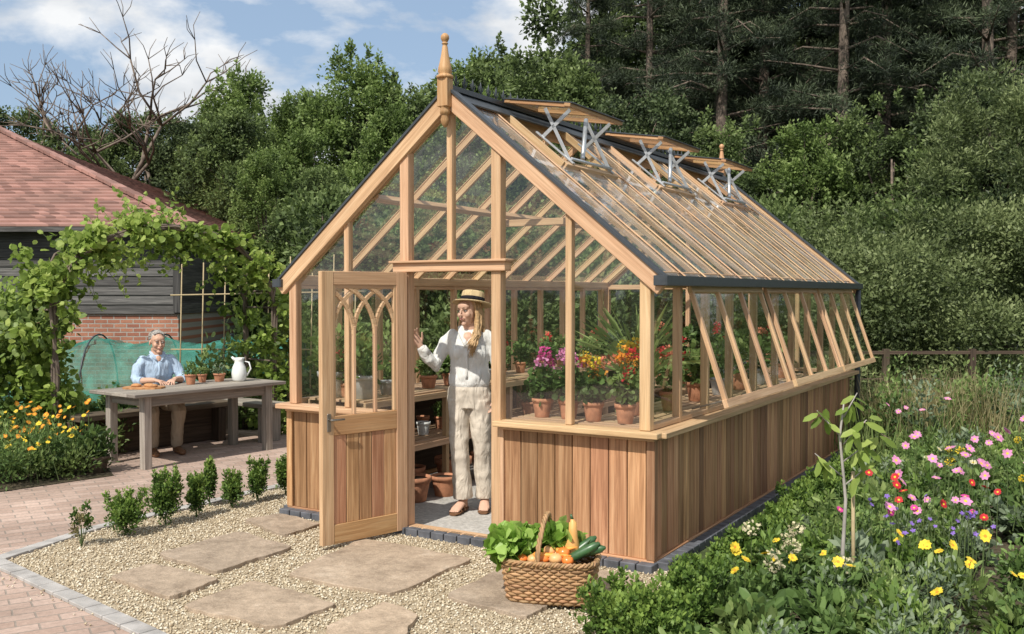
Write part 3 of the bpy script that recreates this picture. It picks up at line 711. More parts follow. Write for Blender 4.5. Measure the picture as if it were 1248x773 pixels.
for i,(x,y,z,dx,dy,dz) in enumerate(((.02,-.06,.25,.9,-.35,.1),(.05,-.02,.27,.9,-.3,.25),(-.02,-.1,.26,.95,-.2,.05))):
    mb=MB(); d=V((dx,dy,dz)).normalized(); mb.tube([d*-.06,d*-.05,d*0,d*.07,d*.11],[.010,.019,.017,.010,.002],carrot,10); mb.build('carrot',None,0,bw(x,y,z))
mb=MB(); mb.tube([(.0,0,0),(.008,0,.06),(.012,.0,.12),(.012,0,.19),(.008,0,.20)],[.040,.042,.026,.022,.012],squash,14,True); mb.tube([(.01,0,.2),(.0,0,.235)],[.009,.007],courg,6); mb.build('butternut_squash',None,0,bw(.11,.02,.23))
for x,y,dx,dy,dz in ((.17,-.04,.8,-.1,.45),(.15,.03,.85,.15,.6),(.19,-.01,.9,-.3,.3)):
    mb=MB(); d=V((dx,dy,dz)).normalized(); mb.tube([d*-.08,d*-.02,d*.05,d*.10,d*.115],[.02,.027,.026,.022,.012],courg,12,True); mb.build('courgette',None,0,bw(x,y,.265))
lb=LB(); n_=14; u=dirs(n_); u[:,2]=abs(u[:,2])+.4; u[:,0]+=.4; lb.add(np.zeros((n_,3)),u,dirs(n_),.12,.02,rng.uniform(0,.8,n_),0,RH); lb.build('leek_leaves',[L_bed],None,bw(.17,.05,.24))
# ------------------------------------------------------------------ people
cl=bpy.data.textures.new('folds','CLOUDS'); cl.noise_scale=.10; cl.noise_depth=1
def organic(mb,name,parent,vox,sm=5,disp=0):
    o=mb.build(name,parent)
    r=o.modifiers.new('r','REMESH'); r.mode='VOXEL'; r.voxel_size=vox; r.use_smooth_shade=True
    s=o.modifiers.new('s','SMOOTH'); s.iterations=sm; s.factor=.5
    if disp:
        d=o.modifiers.new('d','DISPLACE'); d.texture=cl; d.strength=disp; d.mid_level=.5; d.texture_coords='LOCAL'
    return o
def hand(mb,w,d,pn,th,m,curl=.35,sc=1.0):
    w=V(w); d=V(d).normalized(); pn=V(pn); pn=(pn-d*d.dot(pn)).normalized(); t=d.cross(pn).normalized()
    if t.dot(V(th))<0: t=-t
    mb.tube([w-d*.03,w,w+d*.035*sc,w+d*.075*sc,w+d*.088*sc],[(.024,.018),(.025,.018),(.034*sc,.016),(.038*sc,.014),(.034*sc,.011)],m,12,True,ref=tuple(t))
    for k,(o,l) in enumerate(((.029,.070),(.010,.080),(-.010,.074),(-.028,.058))):
        p=w+d*.078*sc+t*o*sc; dr=(d+t*o*7).normalized(); pts=[p-d*.02,p]; c=curl*(1+.25*k); a=0
        for seg in (.45,.32,.23):
            a+=c; q=(dr*math.cos(a)+pn*math.sin(a)); p=p+q*l*seg*sc; pts.append(p)
        mb.tube(pts,[.0085*sc,.0088*sc,.0082*sc,.0075*sc,.006*sc],m,8,True,ref=tuple(t))
    p=w+d*.015*sc+t*.02*sc; q=(t*.75+d*.7+pn*.25).normalized(); p2=p+q*.035*sc; q2=(t*.35+d*.9+pn*.35).normalized()
    mb.tube([p,p2,p2+q2*.028*sc,p2+q2*.05*sc],[.013*sc,.011*sc,.0095*sc,.007*sc],m,8,True)
def head(E,c,rot,sk,lipm,browm,irism,sc=1.0,male=False):
    H=empty('head',c,0,E); H.rotation_euler=rot; H.scale=(sc,sc,sc)
    mb=MB()
    mb.ell((0,.012,.03),(.072,.090,.082),sk); mb.ell((0,-.026,-.022),(.060,.060,.082),sk)
    mb.ell((0,-.022,-.060),(.056 if male else .048,.056,.045),sk); mb.ell((0,-.064,-.094),(.027 if male else .020,.022,.020),sk)
    mb.ell((0,-.058,.037),(.055,.034,.036),sk)
    for s in (-1,1):
        mb.ell((s*.036,-.060,-.026),(.023,.023,.026),sk); mb.ell((s*.030,-.080,.019),(.020,.009,.005),sk)
        mb.ell((s*.073,.012,-.008),(.009,.018,.030),sk,Matrix.Rotation(s*.3,3,'Z')); mb.ell((s*.010,-.099,-.028),(.008,.010,.006),sk)
    mb.tube([(0,-.082,.018),(0,-.096,-.008),(0,-.110,-.027)],[.007,.008,.010],sk,8,True); mb.ell((0,-.084,-.056),(.024,.010,.014),sk)
    mb.tube([(0,.02,-.06),(0,.02,-.15)],[.048 if not male else .057]*2,sk,12)
    organic(mb,'face',H,.004,2)
    mb=MB()
    for s in (-1,1): mb.ell((s*.030,-.0800,.004),(.0125,.008,.0060),white_enamel); mb.ell((s*.030,-.0865,.004),(.0055,.003,.0056),irism); mb.tube([(s*.016,-.088,.0085),(s*.03,-.0915,.0115),(s*.044,-.084,.007)],[.002,.0028,.0015],browm,5); mb.tube([(s*.014,-.0915,.024),(s*.032,-.0930,.029),(s*.048,-.082,.024)],[.0022,.003,.0015],browm,6)
    mb.build('eyes',H)
    mb=MB(); mb.tube([(-.023,-.085,-.052),(-.010,-.0955,-.053),(0,-.097,-.0545),(.010,-.0955,-.053),(.023,-.085,-.052)],[.002,.0035,.003,.0035,.002],lipm,6); mb.tube([(-.021,-.085,-.054),(0,-.0965,-.060),(.021,-.085,-.054)],[.002,.0045,.002],lipm,6); mb.build('mouth',H)
    return H
sk1=skinm('skin_fair',(.64,.40,.29)); sk2=skinm('skin_tan',(.58,.35,.25)); lip=plain('lips',(.5,.2,.17),.4); iris=plain('iris',(.06,.045,.03),.2); hairb=plain('hair_blonde',(.48,.31,.155),.45,.4,0,.35,60,.3); hairg=plain('hair_grey',(.36,.335,.31),.6,.3,0,.35,80,.3); browm=plain('brow',(.16,.10,.06),.7)
white_linen=cloth('white_linen',(.74,.73,.70)); cream_linen=cloth('cream_linen',(.64,.565,.47)); blue_shirt=cloth('blue_shirt',(.45,.57,.72)); khaki=cloth('khaki_trousers',(.42,.34,.25)); straw=cloth('straw_hat',(.62,.47,.27),500); leather=plain('brown_leather',(.16,.075,.035),.5); darkband=cloth('dark_band',(.02,.02,.025))
def woman(loc,rz):
    WN=empty('woman',loc,rz)
    mb=MB()
    mb.tube([(0,0,.965),(0,0,.99),(0,0,1.04),(0,-.004,1.12),(0,-.012,1.22),(0,0,1.31),(0,.004,1.37),(0,.004,1.41)],[(.150,.112),(.162,.124),(.162,.124),(.150,.112),(.156,.120),(.156,.103),(.122,.080),(.072,.060)],white_linen,24)
    for s in (-1,1): mb.ell((s*.062,-.080,1.225),(.062,.052,.060),white_linen)
    mb.tube([(-.13,0,1.355),(-.175,-.01,1.31),(-.22,-.035,1.22),(-.26,-.075,1.13),(-.295,-.12,1.18),(-.335,-.165,1.262)],[.050,.054,.054,.055,.048,.034],white_linen,14,True)
    mb.tube([(.13,0,1.355),(.175,.005,1.30),(.205,.01,1.2),(.225,.02,1.10),(.23,-.03,1.0),(.22,-.07,.93)],[.050,.054,.052,.050,.044,.034],white_linen,14,True)
    organic(mb,'blouse',WN,.006,4,.024)
    mb=MB()
    for s in (-1,1): mb.tube([(s*.050,.045,1.440),(s*.062,-.01,1.430),(s*.050,-.065,1.385),(s*.022,-.105,1.325),(s*.008,-.125,1.27)],[(.006,.020),(.006,.024),(.006,.028),(.006,.02),(.004,.006)],white_linen,8,ref=(0,-.4,.9))
    mb.tube([(0,-.118,1.28),(0,-.134,1.2),(0,-.118,1.10),(0,-.126,1.03)],[(.011,.004)]*4,white_linen,8)
    mb.tube([(-.31,-.138,1.22),(-.337,-.170,1.268)],[.040,.037],white_linen,14); mb.tube([(.222,-.065,.945),(.219,-.074,.915)],[.039,.037],white_linen,14)
    mb.build('collar_and_cuffs',WN)
    mb=MB()
    mb.tube([(0,0,1.010),(0,0,.95),(0,.005,.87),(0,.005,.80)],[(.142,.105),(.162,.118),(.172,.120),(.156,.110)],cream_linen,24)
    mb.tube([(-.08,0,.86),(-.080,-.012,.68),(-.072,-.035,.50),(-.060,-.03,.30),(-.048,-.02,.10)],[(.088,.102),(.080,.092),(.072,.080),(.070,.076),(.074,.082)],cream_linen,20)
    mb.tube([(.08,0,.86),(.090,0,.68),(.100,-.005,.50),(.108,.03,.30),(.115,.065,.10)],[(.088,.102),(.080,.092),(.072,.080),(.070,.076),(.074,.082)],cream_linen,20)
    organic(mb,'trousers',WN,.007,3,.026)
    mb=MB()
    hand(mb,(-.350,-.182,1.290),(-.45,-.30,.85),(.5,-.75,.1),(.3,.1,.9),sk1,.30,.95); hand(mb,(.218,-.078,.90),(-.08,-.15,-1),(-1,0,0),(0,-1,0),sk1,.3,.95)
    mb.tube([(0,.0,1.33),(0,-.002,1.40),(0,-.01,1.50)],[(.075,.06),.05,.045],sk1,14); mb.ell((0,-.055,1.33),(.06,.05,.06),sk1)
    organic(mb,'neck_and_hands',WN,.0032,2)
    mb=MB()
    for (a,t) in (((-.045,-.01,.13),(-.085,-.175,.03)),((.11,.075,.13),(.125,-.10,.03))):
        a=V(a);t=V(t); h=V((a.x,a.y+.035,.04))
        mb.tube([a,V((a.x,a.y,.08)),V((a.x*.7+t.x*.3,a.y*.7+t.y*.3,.062)),t+V((0,.03,.008)),t],[.036,.034,(.036,.028),(.044,.018),(.034,.012)],sk1,12,True); mb.tube([h,V((a.x,a.y,.05))],[.03,.032],sk1,10,True)
        dd=(t-a); dd.z=0; dd.normalize(); sd_=V((-dd.y,dd.x,0))
        for i,l in enumerate((0,.004,.002,-.004,-.01)):
            b=t+sd_*(.03-.015*i)*(1 if a.x<0 else -1)*-1; mb.tube([b-dd*.01,b+dd*(.02+l)],[.008,.0075],sk1,6,True)
    organic(mb,'feet',WN,.0045,2)
    mb=MB()
    for (a,t) in (((-.045,-.01),(-.085,-.175)),((.11,.075),(.125,-.10))):
        a=V((*a,0));t=V((*t,0)); d=(t-a).normalized()
        mb.tube([a-d*.055+V((0,0,.014)),a+V((0,0,.014)),(a+t)/2+V((0,0,.013)),t+V((0,0,.013)),t+d*.035+V((0,0,.013))],[(.024,.013),(.035,.014),(.036,.013),(.048,.013),(.03,.012)],leather,12,ref=(1,0,0))
        s=V((-d.y,d.x,0))
        for f,hh,ww in ((.75,.046,.047),(.35,.082,.04)):
            c=a+(t-a)*f; mb.tube([c+s*ww+V((0,0,.015)),c+s*ww*.8+V((0,0,hh*.7)),c+V((0,0,hh)),c-s*ww*.8+V((0,0,hh*.7)),c-s*ww+V((0,0,.015))],[(.012,.004)]*5,leather,6,ref=tuple(d))
    mb.build('sandals',WN)
    H=head(WN,(0.0,-.02,1.550),(.04,-.05,-.55),sk1,lip,browm,iris,1.02)
    mb=MB(); mb.ell((0,.026,.040),(.079,.086,.086),hairb)
    random.seed(3)
    for i in range(190):
        a=math.radians(random.choice((-1,1))*random.uniform(0,112)); sx=math.sin(a); cy=math.cos(a); R0=.078+random.random()*.006
        ln=random.uniform(.12,.22); front=abs(a)>1.35
        x0=sx*R0; y0=.022+cy*.086; j=lambda k: random.uniform(-k,k); ww=j(.012)
        mb.tube([(x0*.55,y0*.6-.01*front,.108),(x0*.98,y0,.05),(x0*1.06+ww*.3,y0*1.02,-.03),(x0*1.10+ww,y0-(.012 if front else 0),-.10),(x0*1.2+j(.018)-ww,y0*.85-(.045 if front else 0),-.15-ln*.2),(x0*1.15+j(.02)+ww,y0*.75-(.090 if front else 0),-.15-ln*.6),(x0*1.0+j(.025),y0*.7-(.11 if front else 0),-.13-ln)],[.004,.007,.0075,.0075,.007,.005,.0015],hairb,6)
    mb.build('hair',H)
    mb=MB()
    mb.lathe([(.084,.063),(.12,.058),(.150,.054),(.160,.058),(.154,.064),(.12,.068),(.092,.074),(.090,.10),(.086,.142),(.078,.153),(.045,.156),(.02,.151),(.001,.150)],(0,.014,0),straw,36)
    mb.lathe([(.0935,.075),(.0925,.106),(.089,.106)],(0,.014,0),darkband,36)
    ht=mb.build('straw_hat',H); ht.rotation_euler=(-.26,.0,0); ht.location=(0,0.014,-.002)
    return WN
def man(loc,rz):
    MN=empty('man',loc,rz)
    mb=MB()
    mb.tube([(0,.0,.50),(0,-.01,.58),(0,-.045,.72),(0,-.08,.86),(0,-.095,.97),(0,-.10,1.03),(0,-.105,1.06)],[(.160,.125),(.160,.125),(.163,.12),(.178,.118),(.178,.10),(.13,.085),(.072,.066)],blue_shirt,24)
    for s in (-1,1): mb.tube([(s*.145,-.095,.99),(s*.20,-.11,.92),(s*.24,-.15,.81),(s*.23,-.21,.775),(s*.205,-.28,.785)],[.062,.060,.055,.050,.046],blue_shirt,14,True)
    organic(mb,'shirt',MN,.0065,4,.022)
    mb=MB()
    for s in (-1,1): mb.tube([(s*.052,-.06,1.09),(s*.062,-.12,1.078),(s*.045,-.17,1.035),(s*.02,-.195,.985)],[(.006,.02),(.006,.024),(.006,.024),(.004,.008)],blue_shirt,8,ref=(0,-.4,.9))
    mb.tube([(0,-.195,.97),(0,-.198,.86),(0,-.168,.72)],[(.011,.004)]*3,blue_shirt,8)
    for s in (-1,1): mb.tube([(s*.213,-.262,.783),(s*.195,-.297,.788)],[.050,.049],blue_shirt,14)
    mb.build('collar_and_cuffs',MN)
    mb=MB()
    for s in (-1,1): mb.tube([(s*.09,.02,.53),(s*.11,-.15,.535),(s*.14,-.40,.52),(s*.14,-.44,.46),(s*.13,-.42,.30),(s*.125,-.40,.12)],[.105,.092,.078,.074,.066,.064],khaki,16,True)
    mb.tube([(0,.0,.50),(0,0,.60)],[(.17,.13),(.160,.125)],khaki,18)
    organic(mb,'trousers',MN,.0075,3,.022)
    mb=MB()
    hand(mb,(-.10,-.42,.80),(.55,-.8,-.12),(0,0,-1),(1,0,0),sk2,.3,1.05); hand(mb,(.10,-.42,.80),(-.55,-.8,-.12),(0,0,-1),(-1,0,0),sk2,.3,1.05)
    for s in (-1,1): mb.tube([(s*.20,-.29,.785),(s*.14,-.37,.797),(s*.10,-.42,.80)],[.040,.032,.026],sk2,12)
    mb.tube([(0,-.10,1.00),(0,-.115,1.13)],[.06,.055],sk2,14); mb.ell((0,-.145,1.0),(.05,.05,.06),sk2)
    organic(mb,'neck_and_arms',MN,.004,2)
    mb=MB()
    for s in (-1,1):
        mb.tube([(s*.125,-.40,.12),(s*.125,-.40,.08)],[.04,.045],leather,12,True); mb.tube([(s*.125,-.36,.045),(s*.13,-.46,.045),(s*.135,-.56,.038),(s*.135,-.60,.032)],[(.036,.042),(.04,.042),(.046,.034),(.034,.026)],leather,12,True)
    organic(mb,'shoes',MN,.006,2)
    H=head(MN,(0,-.125,1.190),(.05,0,.05),sk2,lip,hairg,iris,1.05,True)
    mb=MB(); mb.ell((0,.030,.050),(.078,.086,.076),hairg)
    random.seed(11)
    for i in range(260):
        a=math.radians(random.uniform(-112,112)); p=random.uniform(-.35,1.45); x=math.sin(a)*math.cos(p)*.077; y=.028+math.cos(a)*math.cos(p)*.084; z=.048+math.sin(p)*.075
        mb.tube([(x,y-.006,z+.002),(x*1.03,y+.003,z+.003),(x*1.04,y+.016,z-.003)],[.004,.005,.001],hairg,5)
    for i in range(70):
        x=random.uniform(-.050,.050); mb.tube([(x,-.048,.100-abs(x)*.35),(x*1.05,-.03,.118-abs(x)*.4),(x*1.1,.03,.128-abs(x)*.45)],[.003,.005,.004],hairg,5)
    mb.build('hair',H)
    return MN
woman((-.33,7.5,.037),-.12); man((-3.94,10.68,0),math.radians(34))
random.seed(21)
# ------------------------------------------------------------------ table & bench
TA=math.atan2(.8,.6)
TB=empty('garden_table',(-3.375,10.22,0),TA)
mb=MB()
for i in range(6): mb.box((0,-.34+i*.136,.735),(1.84,.132,.035),grey_wood)
for x in (-.74,.74):
    for y in (-.30,.30): mb.box((x,y,.36),(.085,.085,.72),grey_wood)
    mb.box((x,0,.665),(.05,.52,.09),grey_wood)
for y in (-.30,.30): mb.box((0,y,.663),(1.4,.035,.10),grey_wood)
mb.build('table_parts',TB,.005)
def tw(x,y,z): return Matrix.Translation((-3.375,10.22,0))@Matrix.Rotation(TA,4,'Z')@V((x,y,z))
BN_=empty('garden_bench',tw(.05,.78,0),TA); mb=MB()
mb.box((0,0,.43),(1.9,.32,.06),sleeper); mb.box((0,.06,.20),(1.9,.12,.38),sleeper)
for x in (-.8,.8): mb.box((x,0,.2),(.1,.28,.40),sleeper)
mb.build('bench_parts',BN_,.006)
BN2=empty('garden_bench',tw(1.15,.62,0),TA); mb=MB(); mb.box((0,0,.43),(.34,1.1,.05),grey_wood)
for y in (-.45,.45): mb.box((0,y,.2),(.28,.07,.4),grey_wood)
mb.build('bench_parts',BN2,.006)
potted('terracotta_pot',tw(.05,.1,.753),.06,.11,('leafy',BED),None,.5); potted('terracotta_pot',tw(.45,.15,.753),.065,.09,('leafy',GREY),None,.4); potted('terracotta_pot',tw(.28,.22,.753),.05,.09,('leafy',BED2),None,.35)
mb=MB(); mb.lathe([(.06,0),(.075,.02),(.082,.09),(.07,.16),(.05,.20),(.048,.23),(.062,.26),(.055,.255),(.04,.21),(.001,.2)],(0,0,0),white_enamel,20)
mb.tube([(.06,0,.22),(.11,0,.21),(.13,0,.14),(.085,0,.06)],[.008,.009,.009,.008],white_enamel,8); mb.tube([(-.045,0,.235),(-.08,0,.268)],[.02,.012],white_enamel,8); mb.build('enamel_jug',None,0,tw(.60,.0,.753))
bread=plain('bread_crust',(.46,.23,.10),.7,.3,0,.3,30,.3)
mb=MB(); mb.prism([rr(2*math.pi*i/20,.2,.12) for i in range(20)],0,.018,bread)
for x,y in ((-.08,.0),(.04,.03),(.1,-.04)): mb.ell((x,y,.03),(.055,.045,.022),bread)
mb.build('bread_board',None,0,tw(-.50,.1,.753))
# ------------------------------------------------------------------ barn
BR=empty('barn',(0,0,0)); x0,x1,y0,y1=-22,-5.85,17,31; mb=MB()
mb.box(((x0+x1)/2,(y0+y1)/2,.70),(x1-x0,y1-y0,1.4),wallbrick); mb.build('brick_base',BR)
mb=MB(); z=1.38
while z<2.85:
    R=Matrix.Rotation(math.radians(-7),3,'X'); mb.box(((x0+x1)/2,y0-.02,z+.08),(x1-x0+.06,.03,.19),barnboard,R)
    R=Matrix.Rotation(math.radians(7),3,'Y'); mb.box((x1+.02,(y0+y1)/2,z+.08),(.03,y1-y0,.19),barnboard,R); z+=.165
mb.box(((x0+x1)/2,(y0+y1)/2,2.12),(x1-x0-.04,y1-y0-.04,1.43),barnboard); mb.box((x1,y0-.03,2.12),(.12,.1,1.46),barnboard)
mb.build('weatherboarding',BR)
mb=MB(); tile=tilemat('clay_roof_tile',(.31,.17,.14))
ex0,ex1,ey0,ey1=x0-.4,x1+.4,y0-.4,y1+.4; hd=(ey1-ey0)/2; rise=.40; rows=36
for i in range(rows):
    ta=i/rows*hd; tb=(i+1)/rows*hd+.03; za=2.87+ta*rise+.035; zb=2.87+tb*rise+.0; rv=random.random()
    for (a,b) in (((ex0+ta,ey0+ta,ex1-ta,ey0+ta),(ex0+tb,ey0+tb,ex1-tb,ey0+tb)),((ex1-ta,ey0+ta,ex1-ta,ey1-ta),(ex1-tb,ey0+tb,ex1-tb,ey1-tb)),((ex1-ta,ey1-ta,ex0+ta,ey1-ta),(ex1-tb,ey1-tb,ex0+tb,ey1-tb))):
        mb.poly([(a[0],a[1],za),(a[2],a[3],za),(b[2],b[3],zb),(b[0],b[1],zb)],tile,rv)
        mb.poly([(a[0],a[1],za-.035),(a[2],a[3],za-.035),(a[2],a[3],za),(a[0],a[1],za)],tile,rv)
hp0=V((ex1,ey0,2.93)); hp1=V((ex1-hd,ey0+hd,2.93+hd*rise))
for i in range(30): mb.beam(hp0.lerp(hp1,i/30),hp0.lerp(hp1,(i+.96)/30)+V((0,0,.01)),.2,.06,tile)
mb.beam((ex0+hd,ey0+hd,2.93+hd*rise),(ex1-hd,ey0+hd,2.93+hd*rise),.22,.08,tile); mb.box(((ex0+ex1)/2,ey0+.02,2.84),(ex1-ex0,.03,.12),barnboard); mb.box((ex1-.02,(ey0+ey1)/2,2.84),(.03,ey1-ey0,.12),barnboard)
mb.build('roof',BR)
# ------------------------------------------------------------------ netting & canes
def netm():
    t=NT('green_netting'); tc=t.n('ShaderNodeTexCoord'); n=t.n('ShaderNodeTexNoise',{'Vector':tc.outputs['Object'],'Scale':3,'Detail':6,'Distortion':1})
    c=t.ramp(n.outputs[0],[(.3,(.02,.15,.11)),(.7,(.09,.36,.28))]); p=t.principled(c,.6,.3); tr=t.n('ShaderNodeBsdfTransparent')
    return t.done(t.n('ShaderNodeMixShader',{0:t.ramp(n.outputs[0],[(.3,.6),(.7,.4)]),1:p,2:tr.outputs[0]}).outputs[0])
net=netm(); NE=empty('netting_tunnel'); mb=MB(); rings=[]
for i in range(60):
    x=-8.6+i*5.6/59; rg=[]
    for j in range(19):
        th=math.pi*j/18; sag=.12*abs(math.sin(i*math.pi/9.8)); rg.append((x+.03*math.sin(j*2+i),13.6-.65*math.cos(th)+.04*math.sin(i*1.7+j),(1.12-sag)*math.sin(th)**.7+.035*math.sin(i*1.3+j*2.3)*math.sin(th)))
    rings.append(rg)
mb.grid(rings,net,False,True,.5,False)
for i in range(7):
    x=-8.6+i*5.6/6; mb.tube([(x,13.6-.67*math.cos(math.pi*j/14),1.15*math.sin(math.pi*j/14)**.7) for j in range(15)],[.012]*15,black_metal,5)
mb.build('net',NE)
cane=plain('bamboo_cane',(.42,.33,.19),.6)
mb=MB()
for i in range(9): x=-4.3+i*.28; mb.tube([(x,12.5,0),(x+.05,12.5,2.1+.15*math.sin(i*3))],[.012,.008],cane,5)
mb.tube([(-4.4,12.5,1.7),(-1.9,12.5,1.75)],[.01,.01],cane,5); mb.tube([(-4.4,12.5,1.0),(-1.9,12.5,1.0)],[.01,.01],cane,5); mb.build('cane_trellis')
lb=LB()
for i in range(56):
    x=rng.uniform(-7.5,-1.6); y=rng.uniform(12.3,12.9); h=rng.uniform(.2,.5) if x<-4.0 else rng.uniform(.4,1.5)
    lb.bush((x,y,h*.5),(.25,.25,h*.5),420,.08,.05,BED if i%2 else BED2,.4,OV)
lb.build('vegetable_plants',PM)
# ------------------------------------------------------------------ vine arch
AR=empty('vine_arch'); A=V((-4.72,10.0,0)); Bp=V((-2.88,11.75,0)); per=V((-.69,.72,0)).normalized()
mb=MB(); lb=LB(); paths=[]
for o in (0,.7):
    a=A+per*o; b=Bp+per*o; mid=(a+b)/2; half=(b-a)/2
    pts=[a,a+V((0,0,.9))]+[mid-half*math.cos(math.pi*i/14)+V((0,0,1.55+.90*math.sin(math.pi*i/14))) for i in range(15)]+[b+V((0,0,.9)),b]
    mb.tube(pts,[.022]*len(pts),bark,6); paths.append(pts)
    for k in range(3):
        mb.tube([p+V((.04*math.sin(i*2+k*3),.04*math.cos(i*2+k*3),.02*k)) for i,p in enumerate(pts)],[.014]*len(pts),bark,5)
for i in range(1,len(paths[0])-1): mb.tube([paths[0][i],paths[1][i]],[.012,.012],bark,5)
mb.build('frame',AR)
for pts in paths:
    for i,p in enumerate(pts):
        top=p.z>1.5
        for k in range(4 if top else 2):
            q=p.lerp(pts[i+1],random.random()) if i+1<len(pts) else p
            r=rng.uniform(.06,.15) if top else rng.uniform(.06,.12)
            q=q+V(rng.normal(size=3)*(.10 if top else .07))+per*rng.uniform(-.1,.1)
            lb.bush(tuple(q),(r*1.3,r*1.3,r*.8),int(34*(r/.11)**1.3),.078,.074,VINE,-.1,OV,.15,.12)
for i in range(20):
    z=rng.uniform(.1,2.1); c=(A.x-.1-rng.uniform(-.18,.35),A.y+rng.uniform(-.2,.6),z); lb.bush(c,(.15,.15,.18),48,.085,.075,VINE,-.1,OV,.2,.1)
for i in range(85):
    t=random.random(); q=A.lerp(Bp,t); z=1.72+.72*math.sin(math.pi*t); q=q+per*random.uniform(-.15,.85); n_=11; ln=rng.uniform(.2,.7); dx=rng.uniform(-.35,.35); up=1 if random.random()<.6 else -1
    tt=np.linspace(0,1,n_); P=np.stack([q.x+dx*tt,q.y+0*tt,z+(.12 if up>0 else -.08)+up*ln*tt*.6],1); lb.add(P,rng.normal(size=(n_,3)),rng.normal(size=(n_,3))+np.array((0,-.5,.5)),.068*rng.uniform(.6,1.2,n_),.06,rng.uniform(.3,1,n_),VINE,OV)
    lb.stem(P[0],P[-1],.007,STEM)
for i in range(13):
    z=rng.uniform(.1,1.8); c=(Bp.x+rng.uniform(-.10,.16),Bp.y+rng.uniform(-.2,.5),z); lb.bush(c,(.14,.14,.2),60,.08,.065,BED2 if i%3 else VINE,-.1,OV,.3)
lb.build('vine_leaves',PM,AR)
lb=LB()
for i in range(24):
    lb.bush((rng.uniform(-6.4,-5.0),rng.uniform(10,11.6),rng.uniform(.2,1.7)),(.33,.33,.33),220,.085,.065,VINE if i%2==0 else BED2,.1,OV,.3,.05)
lb.build('climbing_shrub',PM)
# ------------------------------------------------------------------ shrubs
for (x,y,r,h,sp) in ((-2.91,6.52,.07,.30,1),(-2.73,6.82,.145,.30,0),(-2.56,7.13,.125,.38,0),(-2.41,7.37,.075,.30,0),(-2.43,7.76,.06,.36,0),(-2.23,7.70,.09,.27,0),(-2.09,7.94,.085,.32,0),(-1.93,8.22,.085,.29,0)):
    lb=LB(); n_=int(1900*r/.1*h/.3) if not sp else 260
    if not sp:
        lb.bush((0,0,h*.52),(r*.85,r*.85,h*.44),n_,.022,.013,BOX,.8,OV,.25,.05,.28)
        for k in range(26):
            a=rng.uniform(0,6.28); rr_=rng.uniform(.2,1.0)*r; lb.bush((rr_*math.cos(a),rr_*math.sin(a),h*rng.uniform(.45,1.02)),(.018,.018,.055),50,.022,.013,BOX,.9,OV,.1,.2)
    else:
        for k in range(7):
            a=rng.uniform(0,6.28); c=(.05*math.cos(a),.05*math.sin(a),rng.uniform(.08,.28)); lb.bush(c,(.03,.03,.06),60,.024,.014,BOX if k<5 else STRAW,.8,OV,.2); lb.stem((0,0,0),c,.005,STEM)
    lb.stem((0,0,0),(0,0,h*.5),.012,STEM); lb.build('box_shrub',PM,None,(x,y,.01))
def boxball(lb,x,y,r,h):
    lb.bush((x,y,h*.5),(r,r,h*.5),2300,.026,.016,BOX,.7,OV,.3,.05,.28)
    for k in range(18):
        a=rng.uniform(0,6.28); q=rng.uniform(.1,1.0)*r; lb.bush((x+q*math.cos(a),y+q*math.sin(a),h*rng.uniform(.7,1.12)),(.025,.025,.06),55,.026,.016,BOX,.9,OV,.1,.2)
lb=LB(); t=.12
while t<1.02:
    boxball(lb,.86+(3.12-.86)*t,4.98+(8.9-4.98)*t,rng.uniform(.13,.18),rng.uniform(.17,.26)); t+=.075
for x,y,r,h in ((.50,4.72,.18,.26),(.84,4.85,.2,.30),(.66,4.55,.2,.27),(1.02,5.15,.15,.24)): boxball(lb,x,y,r,h)
lb.build('box_hedge',PM)
# right flower bed
lb=LB(); HD=V((2.26,3.92)).normalized(); HN=V((HD.y,-HD.x))
def bedpt(a,o): return .86+HD.x*a+HN.x*o, 4.98+HD.y*a+HN.y*o
for i in range(560):
    a=rng.uniform(-1.6,6.4); o=rng.uniform(.12,4.6) if i%4 else rng.uniform(.1,1.2); x,y=bedpt(a,o)
    if y<3.9 or x>6.5: continue
    hm=min(.60,.22+.16*o); h=rng.uniform(.5,1.0)*hm
    if y<4.8: h*=.75
    k=rng.choice([BED,BED,BED2,BED2,GREY,BED,BOX]); r=rng.uniform(.10,.2)
    sz_=rng.uniform(.03,.085)
    T_=OV if rng.random()<.6 else RH
    lb.bush((x,y,h*.5),(r,r,h*.5),int(230*(.055/sz_)),sz_,sz_*rng.uniform(.3,.7),k,.5,T_,.2,rng.uniform(-.1,.2))
    if i%3==0:
        for q in range(7):
            e=(x+rng.normal()*.09,y+rng.normal()*.09,h*rng.uniform(1.0,1.35)); lb.stem((x,y,h*.4),e,.005,STEM); lb.bush(e,(.03,.03,.05),9,sz_*.8,sz_*.35,k,.6,T_,.1,.2)
lb.build('flower_bed_foliage',PM)
def wildflowers(name,n,fn,mi,mc,r,pet,ball=False,W=.7):
    lb=LB()
    for i in range(n):
        x,y,z=fn(); f=(rng.normal()*.45,-.55+rng.normal()*.4,.75); r_=r*rng.uniform(.7,1.15)
        lb.stem((x+rng.normal()*.03,y+.03,max(0,z-.35)),(x,y,z),.006,STEM)
        if ball: lb.ball((x,y,z),r_,50,r*.5,mi)
        else: lb.flower((x,y,z),f,r_,pet,mi,mc,W)
    lb.build(name,PM)
def reg(x0,x1,y0,y1,z0,z1): return lambda:(rng.uniform(x0,x1),rng.uniform(y0,y1),rng.uniform(z0,z1))
wildflowers('pink_cosmos',22,reg(2.45,3.4,5.6,6.7,.52,.80),PINK,YEL,.038,7)
wildflowers('pink_cosmos',8,reg(2.1,2.6,5.4,6.1,.40,.6),PINK,YEL,.036,7)
wildflowers('pink_cosmos',14,reg(3.0,4.6,6.8,8.6,.55,.8),PINK,YEL,.036,7)
